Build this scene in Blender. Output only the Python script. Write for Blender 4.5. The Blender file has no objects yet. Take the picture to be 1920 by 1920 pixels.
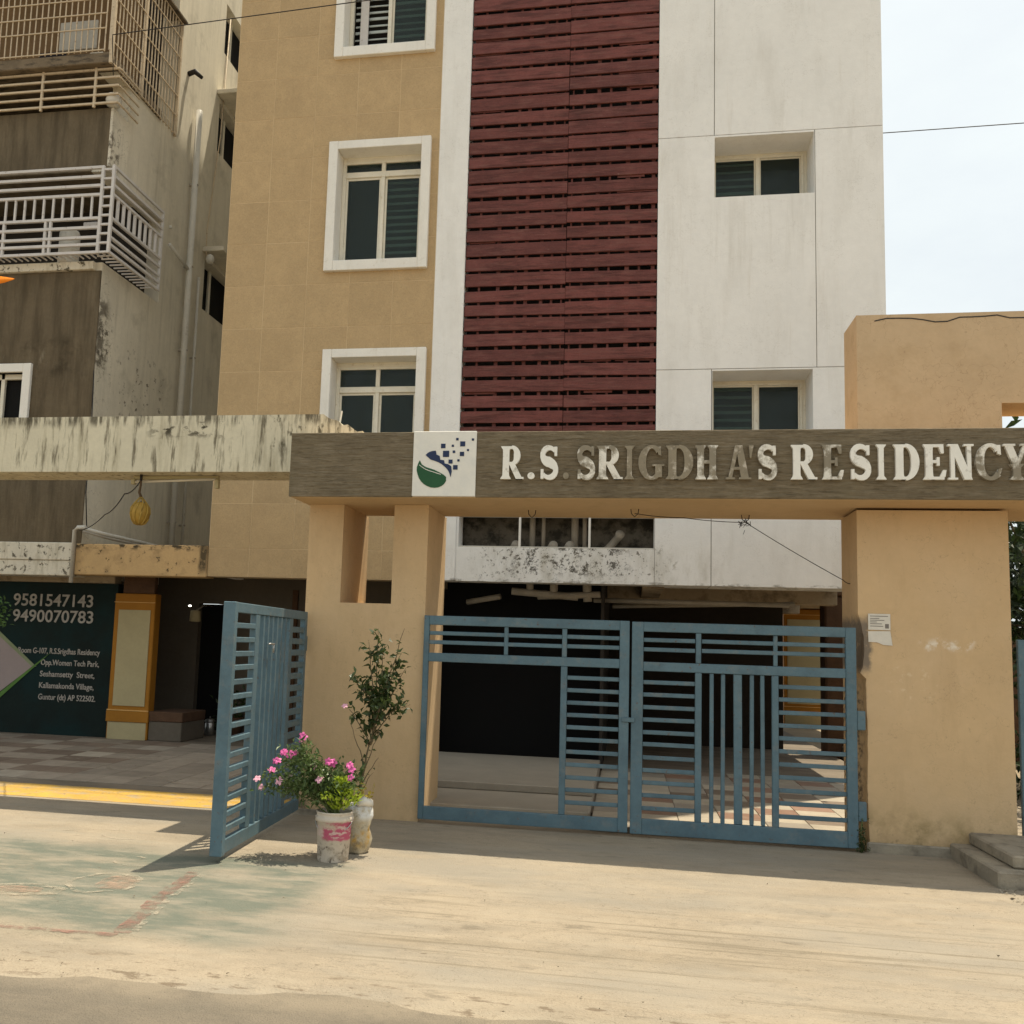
import bpy, math, random
from mathutils import Vector, Matrix, Euler
R = math.radians
random.seed(11)
SC = bpy.context.scene
COL = SC.collection

# ------------------------------------------------------------------ camera
PITCH, ROLL, YAW, EYE, FPX, XC, YC = R(6.35), R(1.90), R(10.45), 1.6, 1801.0, 847.0, 1009.0
def _w2c(d):
    x, y, z = d
    x, y = math.cos(YAW)*x + math.sin(YAW)*y, -math.sin(YAW)*x + math.cos(YAW)*y
    y, z = math.cos(PITCH)*y + math.sin(PITCH)*z, -math.sin(PITCH)*y + math.cos(PITCH)*z
    x, z = math.cos(ROLL)*x + math.sin(ROLL)*z, -math.sin(ROLL)*x + math.cos(ROLL)*z
    return (x, y, z)
_c = [_w2c(e) for e in ((1,0,0),(0,1,0),(0,0,1))]
right = Vector([c[0] for c in _c]); fwd = Vector([c[1] for c in _c]); up = Vector([c[2] for c in _c])
cd = bpy.data.cameras.new('camera'); cam = bpy.data.objects.new('camera', cd); COL.objects.link(cam)
m = Matrix.Identity(4)
for i in range(3):
    m[i][0], m[i][1], m[i][2] = right[i], up[i], -fwd[i]
m[2][3] = EYE
cam.matrix_world = m
cd.sensor_fit = 'HORIZONTAL'; cd.sensor_width = 36.0; cd.lens = FPX/1920*36
cd.shift_x = (960-XC)/1920; cd.shift_y = (YC-960)/1920
cd.clip_start = 0.05; cd.clip_end = 3000
SC.camera = cam

# ------------------------------------------------------------------ light
SUN_TO = Vector((0.205, 0.22, 1.0)).normalized()
world = bpy.data.worlds.new('World'); SC.world = world; world.use_nodes = True
wn, wl = world.node_tree.nodes, world.node_tree.links
wn.clear()
wo = wn.new('ShaderNodeOutputWorld'); bg = wn.new('ShaderNodeBackground'); sky = wn.new('ShaderNodeTexSky')
sky.sky_type = 'NISHITA'; sky.sun_disc = False
sky.sun_elevation = math.asin(SUN_TO.z); sky.sun_rotation = math.atan2(SUN_TO.x, SUN_TO.y)
sky.air_density = 1.0; sky.dust_density = 6.0; sky.ozone_density = 1.0
# thin high cloud veil spread over the whole sky
tc = wn.new('ShaderNodeTexCoord'); mp = wn.new('ShaderNodeMapping'); mp.inputs['Scale'].default_value = (1, 1, 2.2)
nz = wn.new('ShaderNodeTexNoise'); nz.inputs['Scale'].default_value = 2.6; nz.inputs['Detail'].default_value = 9; nz.inputs['Roughness'].default_value = .6
mr = wn.new('ShaderNodeMapRange'); mr.inputs[1].default_value = .38; mr.inputs[2].default_value = .78; mr.inputs[3].default_value = .70; mr.inputs[4].default_value = .98
mx = wn.new('ShaderNodeMixRGB'); mx.inputs[2].default_value = (6.6, 7.05, 7.0, 1)
wl.new(tc.outputs['Generated'], mp.inputs[0]); wl.new(mp.outputs[0], nz.inputs['Vector']); wl.new(nz.outputs[0], mr.inputs[0])
wl.new(mr.outputs[0], mx.inputs[0]); wl.new(sky.outputs[0], mx.inputs[1]); wl.new(mx.outputs[0], bg.inputs[0]); wl.new(bg.outputs[0], wo.inputs[0])
bg.inputs[1].default_value = 0.10
sd = bpy.data.lights.new('sun', 'SUN'); sd.energy = 4.0; sd.angle = R(0.53); sd.color = (1.0, .90, .72)
sun = bpy.data.objects.new('sun', sd); COL.objects.link(sun)
sun.rotation_euler = SUN_TO.to_track_quat('Z', 'Y').to_euler(); sun.location = SUN_TO*40

vs = SC.view_settings
vs.view_transform = 'Standard'; vs.look = 'None'; vs.gamma = 1.0; vs.use_curve_mapping = False
vs.exposure = 0.55
SC.render.engine = 'CYCLES'
SC.cycles.use_denoising = True
SC.cycles.max_bounces = 8; SC.cycles.diffuse_bounces = 5; SC.cycles.transparent_max_bounces = 12

# ------------------------------------------------------------------ materials
MATS = {}
def srgb(r, g, b):
    f = lambda c: (c/255/12.92) if c <= 10 else ((c/255+.055)/1.055)**2.4
    return (f(r), f(g), f(b))
def mat(name, color, rough=.85, var=.10, vscale=1.3, bump=.15, bscale=55, coord='W', layers=(), metallic=0., spec=.25,
        rnd=0., bstretch=(1,1,1), bdist=.004, emit=None, subs=0.):
    """procedural paint/plaster. layers: dicts(color, scale, stretch, lo, hi, amt, box, detail)"""
    if name in MATS: return MATS[name]
    M_ = bpy.data.materials.new(name); M_.use_nodes = True; MATS[name] = M_
    n, l = M_.node_tree.nodes, M_.node_tree.links
    n.clear()
    out = n.new('ShaderNodeOutputMaterial'); b = n.new('ShaderNodeBsdfPrincipled'); l.new(b.outputs[0], out.inputs[0])
    b.inputs['Roughness'].default_value = rough; b.inputs['Metallic'].default_value = metallic
    b.inputs['Specular IOR Level'].default_value = spec
    if coord == 'W':
        g = n.new('ShaderNodeNewGeometry'); vec = g.outputs['Position']
    else:
        t = n.new('ShaderNodeTexCoord'); vec = t.outputs['Object']
    base_vec = vec
    oi = None
    if rnd or coord == 'R':
        oi = n.new('ShaderNodeObjectInfo')
        cx = n.new('ShaderNodeMath'); cx.operation = 'MULTIPLY'; cx.inputs[1].default_value = 37.0; l.new(oi.outputs['Random'], cx.inputs[0])
        va = n.new('ShaderNodeVectorMath'); va.operation = 'ADD'; l.new(vec, va.inputs[0]); l.new(cx.outputs[0], va.inputs[1]); vec = va.outputs[0]
    def noise(scale, stretch, detail=6, ro=.6):
        v = vec
        if stretch != (1,1,1):
            mp_ = n.new('ShaderNodeMapping'); mp_.inputs['Scale'].default_value = stretch; l.new(vec, mp_.inputs[0]); v = mp_.outputs[0]
        t_ = n.new('ShaderNodeTexNoise'); t_.inputs['Scale'].default_value = scale; t_.inputs['Detail'].default_value = detail; t_.inputs['Roughness'].default_value = ro
        l.new(v, t_.inputs['Vector']); return t_.outputs[0]
    def mapr(src, a, b_, c, d, smooth=False):
        r_ = n.new('ShaderNodeMapRange'); r_.inputs[1].default_value = a; r_.inputs[2].default_value = b_; r_.inputs[3].default_value = c; r_.inputs[4].default_value = d
        if smooth: r_.interpolation_type = 'SMOOTHSTEP'
        l.new(src, r_.inputs[0]); return r_.outputs[0]
    def mul(a, b_):
        k = n.new('ShaderNodeMath'); k.operation = 'MULTIPLY'; l.new(a, k.inputs[0])
        if isinstance(b_, float): k.inputs[1].default_value = b_
        else: l.new(b_, k.inputs[1])
        return k.outputs[0]
    def mix(fac, a, b_, mode='MIX'):
        k = n.new('ShaderNodeMixRGB'); k.blend_type = mode
        if isinstance(fac, float): k.inputs[0].default_value = fac
        else: l.new(fac, k.inputs[0])
        for i, s in ((1, a), (2, b_)):
            if isinstance(s, tuple): k.inputs[i].default_value = (*s[:3], 1)
            else: l.new(s, k.inputs[i])
        return k.outputs[0]
    # base variation: large soft + fine
    v1 = mapr(noise(vscale, (1,1,1), 7, .62), .3, .7, 1-var, 1+var)
    v2 = mapr(noise(vscale*14, (1,1,1), 4), .25, .75, 1-var*.6, 1+var*.6)
    vv = mul(v1, v2)
    if rnd:
        vv = mul(vv, mapr(oi.outputs['Random'], 0, 1, 1-rnd, 1+rnd))
    cc = n.new('ShaderNodeVectorMath'); cc.operation = 'SCALE'; cc.inputs[0].default_value = color; l.new(vv, cc.inputs['Scale'])
    colr = cc.outputs[0]
    sep = None
    for L in layers:
        nf = noise(L.get('scale', 3), L.get('stretch', (1,1,1)), L.get('detail', 8), L.get('ro', .65))
        if 'band' in L:      # thin wandering line where the noise crosses its middle value
            k1 = n.new('ShaderNodeMath'); k1.operation = 'SUBTRACT'; k1.inputs[1].default_value = .5; l.new(nf, k1.inputs[0])
            k2 = n.new('ShaderNodeMath'); k2.operation = 'ABSOLUTE'; l.new(k1.outputs[0], k2.inputs[0])
            f = mapr(k2.outputs[0], 0., L['band'], 1, 0)
        else:
            f = mapr(nf, L.get('lo', .5), L.get('hi', .6), 0, 1)
        if 'amt' in L: f = mul(f, float(L['amt']))
        if 'box' in L:
            if sep is None:
                sep = n.new('ShaderNodeSeparateXYZ'); l.new(base_vec, sep.inputs[0])
            for ax, (lo, hi, so) in L['box'].items():
                s_ = sep.outputs['xyz'.index(ax)]
                if L.get('wob'):
                    w_ = mapr(noise(L.get('wscale', 4), (1,1,1), 5), 0, 1, -L['wob'], L['wob'])
                    ad = n.new('ShaderNodeMath'); ad.operation = 'ADD'; l.new(s_, ad.inputs[0]); l.new(w_, ad.inputs[1]); s_ = ad.outputs[0]
                if lo is not None: f = mul(f, mapr(s_, lo-so, lo+so, 0, 1, True))
                if hi is not None: f = mul(f, mapr(s_, hi-so, hi+so, 1, 0, True))
        colr = mix(f, colr, L['color'])
    l.new(colr, b.inputs['Base Color'])
    if subs:
        b.inputs['Subsurface Weight'].default_value = subs; b.inputs['Subsurface Radius'].default_value = (.01,.01,.004)
    if emit:
        b.inputs['Emission Color'].default_value = (*emit[:3], 1); b.inputs['Emission Strength'].default_value = emit[3]
    if bump:
        bn = noise(bscale, bstretch, 6, .6)
        bp_ = n.new('ShaderNodeBump'); bp_.inputs['Strength'].default_value = bump; bp_.inputs['Distance'].default_value = bdist*5
        l.new(bn, bp_.inputs['Height']); l.new(bp_.outputs[0], b.inputs['Normal'])
    return M_

BLACK = (.012, .011, .009)
GRIME = (.045, .038, .026)
m_white = mat('white_plaster', (.79,.78,.745), .9, .05, .8, .12, 40, layers=(
    dict(color=(.50,.47,.41), scale=1.6, stretch=(1.6,1,.35), lo=.50, hi=.80, amt=.40),
    dict(color=(.40,.37,.31), scale=1.3, band=.0018, amt=.5, detail=7),
    dict(color=(.42,.39,.32), scale=5, stretch=(2.5,1,.10), lo=.50, hi=.70, amt=.22, wob=.05, box={'x':(1.0,2.4,.05),'z':(6.6,7.58,.25)}),
    dict(color=(.5,.45,.36), scale=9, stretch=(1.2,1,.08), lo=.58, hi=.8, amt=.28),
    dict(color=(.055,.048,.034), scale=6.5, lo=.51, hi=.57, amt=.95, wob=.10, wscale=5, box={'x':(-1.45,-.05,.2),'z':(2.56,2.97,.07)}, detail=12, ro=.78),
    dict(color=(.07,.06,.045), scale=21, lo=.56, hi=.61, amt=.9, wob=.1, box={'x':(-1.9,.4,.3),'z':(2.5,2.95,.08)}, detail=10, ro=.7),
    dict(color=(.36,.33,.24), scale=5, stretch=(1,1,.35), lo=.45, hi=.75, amt=.6, box={'x':(-2.0,1.2,.4),'z':(2.4,2.9,.12)}),
    dict(color=(.25,.22,.17), scale=7, lo=.60, hi=.64, amt=.9, box={'x':(-.2,.6,.1),'z':(2.65,2.95,.08)}),
    dict(color=(.2,.18,.14), scale=12, stretch=(.6,1,1), lo=.5, hi=.62, amt=.8, box={'z':(None,2.475,.02)}),
))
m_dark_back = mat('shadow_gap_mortar', (.24,.22,.18), .95, .1)
m_tile = mat('tan_facade_tile', (.47,.335,.18), .75, .09, 2.4, .2, 26, coord='R', rnd=.045, layers=(
    dict(color=(.40,.285,.155), scale=9, lo=.42, hi=.72, amt=.5), dict(color=(.53,.39,.22), scale=34, lo=.48, hi=.68, amt=.4),
    dict(color=(.34,.24,.13), scale=55, lo=.50, hi=.66, amt=.45, detail=3),
    dict(color=(.36,.25,.135), scale=1.6, stretch=(1.5,1,.5), lo=.50, hi=.75, amt=.4)))
m_grout = mat('pale_grout', (.60,.455,.27), .9, .08)
m_slat = mat('maroon_slat', (.140,.045,.038), .65, .22, 3.5, .45, 18, coord='R', rnd=.17, bstretch=(.25,1,3), layers=(
    dict(color=(.19,.085,.068), scale=10, stretch=(.35,1,2.2), lo=.5, hi=.68, amt=.6),
    dict(color=(.06,.018,.014), scale=6, stretch=(.3,1,3), lo=.5, hi=.65, amt=.7),
    dict(color=(.30,.19,.15), scale=15, stretch=(.5,1,1.5), lo=.67, hi=.73, amt=.6)))
m_trim = mat('white_window_trim', (.78,.755,.69), .8, .05, 3, .12, 40, layers=(
    dict(color=(.45,.38,.27), scale=13, lo=.6, hi=.75, amt=.5), dict(color=(.50,.45,.34), scale=6, stretch=(1,1,.15), lo=.55, hi=.8, amt=.35)))
m_alu = mat('cream_window_frame', (.70,.66,.55), .55, .07, 5, .05, 50, layers=(
    dict(color=(.40,.29,.16), scale=16, lo=.58, hi=.72, amt=.55),))
m_tan = mat('tan_gate_plaster', (.575,.405,.225), .88, .06, 1.1, .12, 48, layers=(
    dict(color=(.63,.47,.30), scale=.9, lo=.45, hi=.75, amt=.5),
    dict(color=(.44,.30,.16), scale=3.5, stretch=(1.4,1,.25), lo=.52, hi=.76, amt=.45),
    dict(color=(.36,.25,.14), scale=5, lo=.40, hi=.70, amt=.6, wob=.09, wscale=6, box={'z':(None,.16,.14)}),
    dict(color=(.33,.23,.13), scale=1.5, band=.0025, amt=.5, detail=5),
    dict(color=(.40,.28,.16), scale=30, lo=.64, hi=.70, amt=.5),
    dict(color=(.30,.22,.10), scale=6, lo=.42, hi=.66, amt=.85, wob=.10, box={'x':(1.9,3.3,.05),'z':(.0,.30,.16)}),
    dict(color=(.20,.15,.075), scale=11, lo=.55, hi=.68, amt=.8, wob=.05, box={'x':(1.9,3.3,.05),'z':(.0,.24,.12)}),
    dict(color=(.17,.14,.11), scale=14, lo=.2, hi=.42, amt=.92, wob=.07, wscale=9, box={'x':(1.9,2.045,.02),'z':(1.50,1.94,.05)}),
    dict(color=(.09,.075,.06), scale=20, lo=.45, hi=.6, amt=.9, wob=.04, wscale=9, box={'x':(1.9,2.0,.015),'z':(.1,1.35,.1)}),
    dict(color=(.78,.70,.58), scale=13, lo=.46, hi=.58, amt=.9, wob=.09, wscale=7, box={'x':(2.46,2.84,.06),'z':(1.70,1.76,.035)}),
    dict(color=(.70,.56,.36), scale=16, lo=.56, hi=.64, amt=.5, wob=.05, box={'x':(2.2,2.6,.05),'z':(1.25,1.55,.06)}),
    dict(color=(.13,.11,.08), scale=9, lo=.3, hi=.5, amt=.9, box={'x':(None,-2.9,.03),'z':(.0,.14,.05)}),
))
m_tan2 = mat('tan_upper_plaster', (.53,.385,.235), .9, .07, 1.4, .15, 40, layers=(
    dict(color=(.40,.27,.14), scale=3, lo=.52, hi=.75, amt=.5),
    dict(color=(.62,.46,.29), scale=2, lo=.5, hi=.7, amt=.4),
    dict(color=(.30,.20,.11), scale=2.2, band=.004, amt=.5, detail=4),
))
m_fascia = mat('brown_textured_fascia', (.185,.146,.092), .85, .16, 3, .85, 15, bstretch=(.35,1,4.5), bdist=.006, layers=(
    dict(color=(.27,.22,.15), scale=7, stretch=(.6,1,4.5), lo=.5, hi=.66, amt=.75),
    dict(color=(.095,.072,.042), scale=12, stretch=(.55,1,5), lo=.54, hi=.64, amt=.7),
    dict(color=(.17,.14,.085), scale=2.2, stretch=(2,1,.4), lo=.52, hi=.75, amt=.6)))
m_cream = mat('stained_cream_plaster', (.64,.58,.43), .92, .08, 1.6, .18, 38, layers=(
    dict(color=(.30,.255,.16), scale=7, stretch=(1.4,1,.14), lo=.5, hi=.72, amt=.75),
    dict(color=(.11,.09,.055), scale=12, stretch=(1.2,1,.16), lo=.54, hi=.66, amt=.85),
    dict(color=(.07,.058,.036), scale=9, stretch=(1.5,1,.25), lo=.47, hi=.60, amt=.85, wob=.05, wscale=6, box={'z':(3.72,None,.05)}),
    dict(color=(.05,.042,.026), scale=11, stretch=(.7,1,1.3), lo=.52, hi=.60, amt=.95, wob=.05, box={'x':(-4.75,-3.9,.15),'z':(3.60,3.74,.05)}),
    dict(color=(.07,.06,.035), scale=14, stretch=(1,1,.5), lo=.55, hi=.64, amt=.9, box={'x':(-3.5,-2.0,.1),'z':(3.45,None,.05)}),
    dict(color=(.45,.35,.21), scale=4, lo=.3, hi=.6, amt=.8, box={'z':(None,3.235,.012)}),
))
m_cream_strip = mat('weathered_white_strip', (.66,.61,.50), .92, .08, 2.0, .18, 38, layers=(
    dict(color=(.35,.3,.2), scale=8, stretch=(1.4,1,.3), lo=.52, hi=.7, amt=.6),
    dict(color=(.06,.05,.03), scale=10, lo=.56, hi=.62, amt=.9),))
m_orange_strip = mat('weathered_tan_strip', (.55,.37,.18), .92, .1, 2.2, .18, 38, layers=(
    dict(color=(.30,.2,.1), scale=6, lo=.5, hi=.68, amt=.6),
    dict(color=(.05,.04,.025), scale=11, stretch=(.7,1,1.2), lo=.50, hi=.58, amt=.95, wob=.05, box={'z':(2.80,None,.04)}),
    dict(color=(.05,.04,.025), scale=12, lo=.62, hi=.66, amt=.9),
    dict(color=(.05,.04,.025), scale=8, lo=.3, hi=.5, amt=.9, wob=.04, box={'x':(-5.86,-5.74,.03),'z':(2.5,None,.1)}),))
m_brown_wall = mat('olive_brown_plaster', (.135,.105,.066), .95, .12, 1.5, .3, 30, layers=(
    dict(color=(.070,.054,.033), scale=4, stretch=(1.6,1,.2), lo=.44, hi=.66, amt=.8),
    dict(color=(.05,.038,.022), scale=2.5, lo=.5, hi=.64, amt=.8, wob=.15, box={'z':(5.3,5.9,.15)}),
    dict(color=(.26,.22,.16), scale=9, stretch=(1,1,.3), lo=.56, hi=.68, amt=.6, wob=.1, box={'x':(None,-8.3,.3),'z':(5.5,5.75,.06)}),
    dict(color=(.20,.165,.11), scale=5, stretch=(1,1,.25), lo=.56, hi=.78, amt=.5)))
m_side_wall = mat('grey_cream_side_wall', (.62,.565,.45), .92, .07, 1.2, .15, 36, layers=(
    dict(color=(.50,.455,.36), scale=2.4, stretch=(1,1.6,.25), lo=.45, hi=.68, amt=.6),
    dict(color=(.36,.32,.245), scale=4, stretch=(1,2.2,.12), lo=.54, hi=.72, amt=.5),
    dict(color=(.28,.25,.19), scale=1.4, lo=.54, hi=.70, amt=.5),
    dict(color=(.13,.11,.08), scale=5, lo=.45, hi=.56, amt=.9, wob=.15, wscale=5, box={'y':(None,12.80,.08),'z':(5.45,6.55,.1)}),
    dict(color=(.12,.10,.075), scale=7, lo=.48, hi=.58, amt=.9, wob=.1, wscale=5, box={'y':(None,12.75,.06),'z':(8.5,9.1,.1)}),
    dict(color=(.10,.085,.06), scale=11, lo=.53, hi=.60, amt=.92, box={'y':(None,12.9,.08),'z':(5.5,6.3,.25)}),
    dict(color=(.10,.085,.06), scale=9, lo=.58, hi=.64, amt=.9, box={'y':(13.2,14.6,.3),'z':(4.6,6.0,.3)}),
    dict(color=(.12,.10,.07), scale=3, band=.006, amt=.6, detail=3, box={'y':(None,13.0,.05)}),))
m_slab_edge = mat('weathered_slab_edge', (.17,.13,.085), .95, .2, 3, .3, 20, layers=(
    dict(color=(.05,.04,.03), scale=8, stretch=(.5,1,2), lo=.5, hi=.62, amt=.8),))
m_rail_white = mat('white_grille_paint', (.56,.53,.50), .5, .08, 6, .04, 40, coord='R', layers=(dict(color=(.22,.16,.11), scale=18, lo=.6, hi=.7, amt=.6),))
m_rail_tan = mat('tan_cage_paint', (.52,.42,.29), .55, .1, 6, .04, 40, coord='R', layers=(dict(color=(.20,.12,.07), scale=18, lo=.55, hi=.7, amt=.7),))
m_gate = mat('teal_blue_gate_paint', (.080,.142,.175), .5, .14, 2.2, .15, 60, coord='R', spec=.45, layers=(
    dict(color=(.12,.19,.215), scale=4, lo=.45, hi=.72, amt=.6),
    dict(color=(.22,.20,.165), scale=9, lo=.54, hi=.74, amt=.45),
    dict(color=(.11,.062,.035), scale=26, lo=.63, hi=.68, amt=.8),
    dict(color=(.05,.085,.105), scale=3, lo=.5, hi=.7, amt=.5)))
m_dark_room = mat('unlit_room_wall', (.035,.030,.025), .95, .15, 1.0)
m_unlit_black = mat('unlit_black_fill', (.006,.006,.006), .9, .1, 1.0, 0)  # shade put into the colour: near black for unlit depth behind openings
m_ceiling = mat('dusty_ceiling_plaster', (.40,.32,.22), .95, .12, 1.5, .15, 30, layers=(dict(color=(.10,.075,.05), scale=3, lo=.48, hi=.62, amt=.7),))
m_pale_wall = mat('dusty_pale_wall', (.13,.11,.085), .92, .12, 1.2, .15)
m_ochre = mat('ochre_column_paint', (.34,.145,.015), .7, .08, 3, .08, 40)
m_ochre_line = mat('light_ochre_line', (.62,.36,.12), .7, .08, 3, .08, 40)
m_panel_cream = mat('cream_column_panel', (.42,.355,.20), .75, .07, 2, .08, 40)
m_mural = mat('dark_green_mural_paint', (.006,.014,.012), .8, .25, 1.6, .08, 40, layers=(dict(color=(.004,.022,.022), scale=1.2, lo=.45, hi=.6, amt=.8),))
m_mural_text = mat('chalky_lettering_paint', (.40,.37,.33), .85, .2, 10, .05)
m_mural_pink = mat('mural_greyish_pink', (.34,.28,.27), .85, .06, 2, .05)
m_mural_green = mat('mural_leaf_green', (.10,.20,.05), .85, .12, 3, .05)
m_mural_edge = mat('mural_pale_green_edge', (.24,.28,.16), .85, .12, 3, .05)
m_pvc = mat('grey_white_pvc', (.55,.52,.45), .5, .08, 6, .03, 30, layers=(dict(color=(.25,.2,.14), scale=12, lo=.58, hi=.72, amt=.5),))
m_pipe_dark = mat('dirty_drain_pipe', (.33,.295,.24), .6, .15, 6, .05)
m_letter = mat('white_letter_paint', (.82,.79,.71), .6, .06, 9, .08, 50, layers=(
    dict(color=(.26,.22,.15), scale=13, lo=.58, hi=.70, amt=.6),))
m_letter_half = mat('half_peeled_letter', (.78,.74,.65), .65, .08, 9, .12, 50, layers=(
    dict(color=(.19,.155,.10), scale=5.5, lo=.47, hi=.56, amt=.9), dict(color=(.28,.24,.17), scale=18, lo=.5, hi=.66, amt=.6)))
m_letter_bare = mat('peeled_bare_letter', (.26,.22,.155), .75, .14, 9, .2, 50, layers=(
    dict(color=(.55,.49,.40), scale=8, lo=.53, hi=.62, amt=.8), dict(color=(.10,.08,.05), scale=14, lo=.58, hi=.68, amt=.6)))
m_letter_side = mat('letter_edge_grime', (.12,.10,.07), .8, .1)
m_logo_white = mat('logo_panel_white', (.76,.73,.65), .55, .04, 3, .03, 40, layers=(dict(color=(.60,.60,.57), scale=5, lo=.52, hi=.75, amt=.5),))
m_logo_green = mat('logo_green', (.020,.085,.034), .5, .1, 8, .02)
m_logo_blue = mat('logo_navy', (.020,.034,.085), .5, .1, 8, .02)
m_ply_dark = mat('stair_dark', (.05,.045,.04), .9, .1)
def leafmat(name, c1, c2, trans=.35):
    M_ = bpy.data.materials.new(name); M_.use_nodes = True; n, l = M_.node_tree.nodes, M_.node_tree.links; n.clear()
    o = n.new('ShaderNodeOutputMaterial'); b = n.new('ShaderNodeBsdfPrincipled'); t = n.new('ShaderNodeBsdfTranslucent'); x = n.new('ShaderNodeMixShader')
    g = n.new('ShaderNodeNewGeometry'); tn = n.new('ShaderNodeTexNoise'); tn.inputs['Scale'].default_value = 22; mx_ = n.new('ShaderNodeMixRGB'); r_ = n.new('ShaderNodeMapRange')
    r_.inputs[1].default_value = .3; r_.inputs[2].default_value = .7
    l.new(g.outputs['Position'], tn.inputs['Vector']); l.new(tn.outputs[0], r_.inputs[0]); l.new(r_.outputs[0], mx_.inputs[0]); mx_.inputs[1].default_value = (*c1, 1); mx_.inputs[2].default_value = (*c2, 1)
    b.inputs['Roughness'].default_value = .42; b.inputs['Specular IOR Level'].default_value = .4; x.inputs[0].default_value = trans
    l.new(mx_.outputs[0], b.inputs['Base Color']); l.new(mx_.outputs[0], t.inputs[0]); l.new(b.outputs[0], x.inputs[1]); l.new(t.outputs[0], x.inputs[2]); l.new(x.outputs[0], o.inputs[0]); return M_
m_leaf_dark = leafmat('dark_leaf', (.022,.042,.010), (.06,.085,.022), .3)
m_leaf_mid = leafmat('periwinkle_leaf', (.045,.085,.022), (.15,.21,.07), .35)
m_leaf_lime = leafmat('lime_leaf', (.28,.38,.03), (.50,.60,.07), .4)
m_leaf_tree = leafmat('tree_leaf', (.012,.026,.008), (.04,.065,.018), .25)
m_stem = mat('woody_stem', (.13,.10,.055), .85, .2, 20, .2)
m_stem_green = mat('green_stem', (.12,.15,.05), .7, .2, 20, .1)
m_petal = mat('pink_petal', (.62,.12,.33), .5, .2, 30, 0, coord='O')
m_petal_pale = mat('pale_pink_petal', (.70,.36,.45), .5, .2, 30, 0, coord='O')
m_soil = mat('potting_soil', (.10,.065,.035), .95, .3, 30, .5, 60)
m_bucket = mat('dirty_white_bucket', (.56,.49,.40), .6, .1, 9, .15, 40, coord='O', layers=(
    dict(color=(.50,.06,.17), scale=5, lo=.36, hi=.44, amt=.88, wob=.025, wscale=14, box={'x':(-.055,None,.02),'y':(None,.03,.02),'z':(.155,.285,.008)}),
    dict(color=(.66,.52,.50), scale=26, stretch=(.6,.6,1.8), lo=.52, hi=.57, amt=.9, box={'y':(None,.03,.02),'z':(.175,.265,.008)}),
    dict(color=(.30,.25,.19), scale=16, lo=.48, hi=.62, amt=.8, wob=.03, box={'z':(None,.12,.04)}),
    dict(color=(.10,.08,.06), scale=34, lo=.57, hi=.62, amt=.8, box={'z':(None,.13,.03)}),
    dict(color=(.30,.23,.15), scale=12, lo=.56, hi=.7, amt=.6)))
m_sack = mat('stained_cement_sack', (.50,.44,.32), .85, .15, 8, .4, 20, coord='O', layers=(
    dict(color=(.50,.29,.05), scale=7, lo=.46, hi=.58, amt=.9, box={'y':(None,.02,.02),'z':(.05,.22,.05)}),
    dict(color=(.20,.17,.12), scale=11, lo=.54, hi=.64, amt=.7),
    dict(color=(.72,.74,.74), scale=9, lo=.42, hi=.55, amt=.85, box={'z':(.26,None,.03)})))
m_paper = mat('notice_paper', (.66,.62,.54), .85, .06, 12, .1, 30)
m_print = mat('notice_print', (.20,.18,.16), .85, .1, 30, 0)
m_gourd = mat('dry_gourd', (.33,.20,.035), .6, .2, 14, .3, 24, coord='O')
m_rope = mat('jute_rope', (.10,.065,.035), .9, .2, 40, .3, 80)
m_rope_pale = mat('pale_jute_net', (.42,.28,.07), .9, .2, 40, .3, 80)
m_wire = mat('black_cable', (.025,.022,.02), .6, .1, 10, 0)
m_steel = mat('dull_steel', (.42,.42,.41), .35, .1, 12, .05, 40, metallic=.9)
m_flag = mat('orange_cloth', (.85,.24,.015), .8, .1, 8, .2, 30)
m_stone = mat('grey_step_stone', (.27,.235,.18), .9, .15, 4, .5, 24, layers=(
    dict(color=(.12,.10,.075), scale=7, lo=.5, hi=.66, amt=.7), dict(color=(.42,.36,.26), scale=3, lo=.5, hi=.7, amt=.5)))
m_yellow = mat('worn_yellow_paint', (.50,.31,.065), .85, .12, 3, .4, 40, layers=(
    dict(color=(.34,.275,.185), scale=9, stretch=(.5,1,1), lo=.50, hi=.62, amt=.85), dict(color=(.20,.15,.09), scale=24, lo=.6, hi=.66, amt=.8), dict(color=(.42,.27,.09), scale=2, lo=.45, hi=.65, amt=.7)))
m_bulb = mat('lit_bulb', (.9,.9,.85), .4, 0, 1, 0, emit=(1,.95,.85,2.5))
m_shade = mat('lamp_shade_cream', (.45,.38,.22), .7, .1)
m_tube = mat('fluorescent_tube', (.62,.56,.44), .4, .05, 5, 0)
m_brick = mat('rough_brown_wall', (.10,.055,.032), .95, .2, 4, .6, 14)

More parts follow.
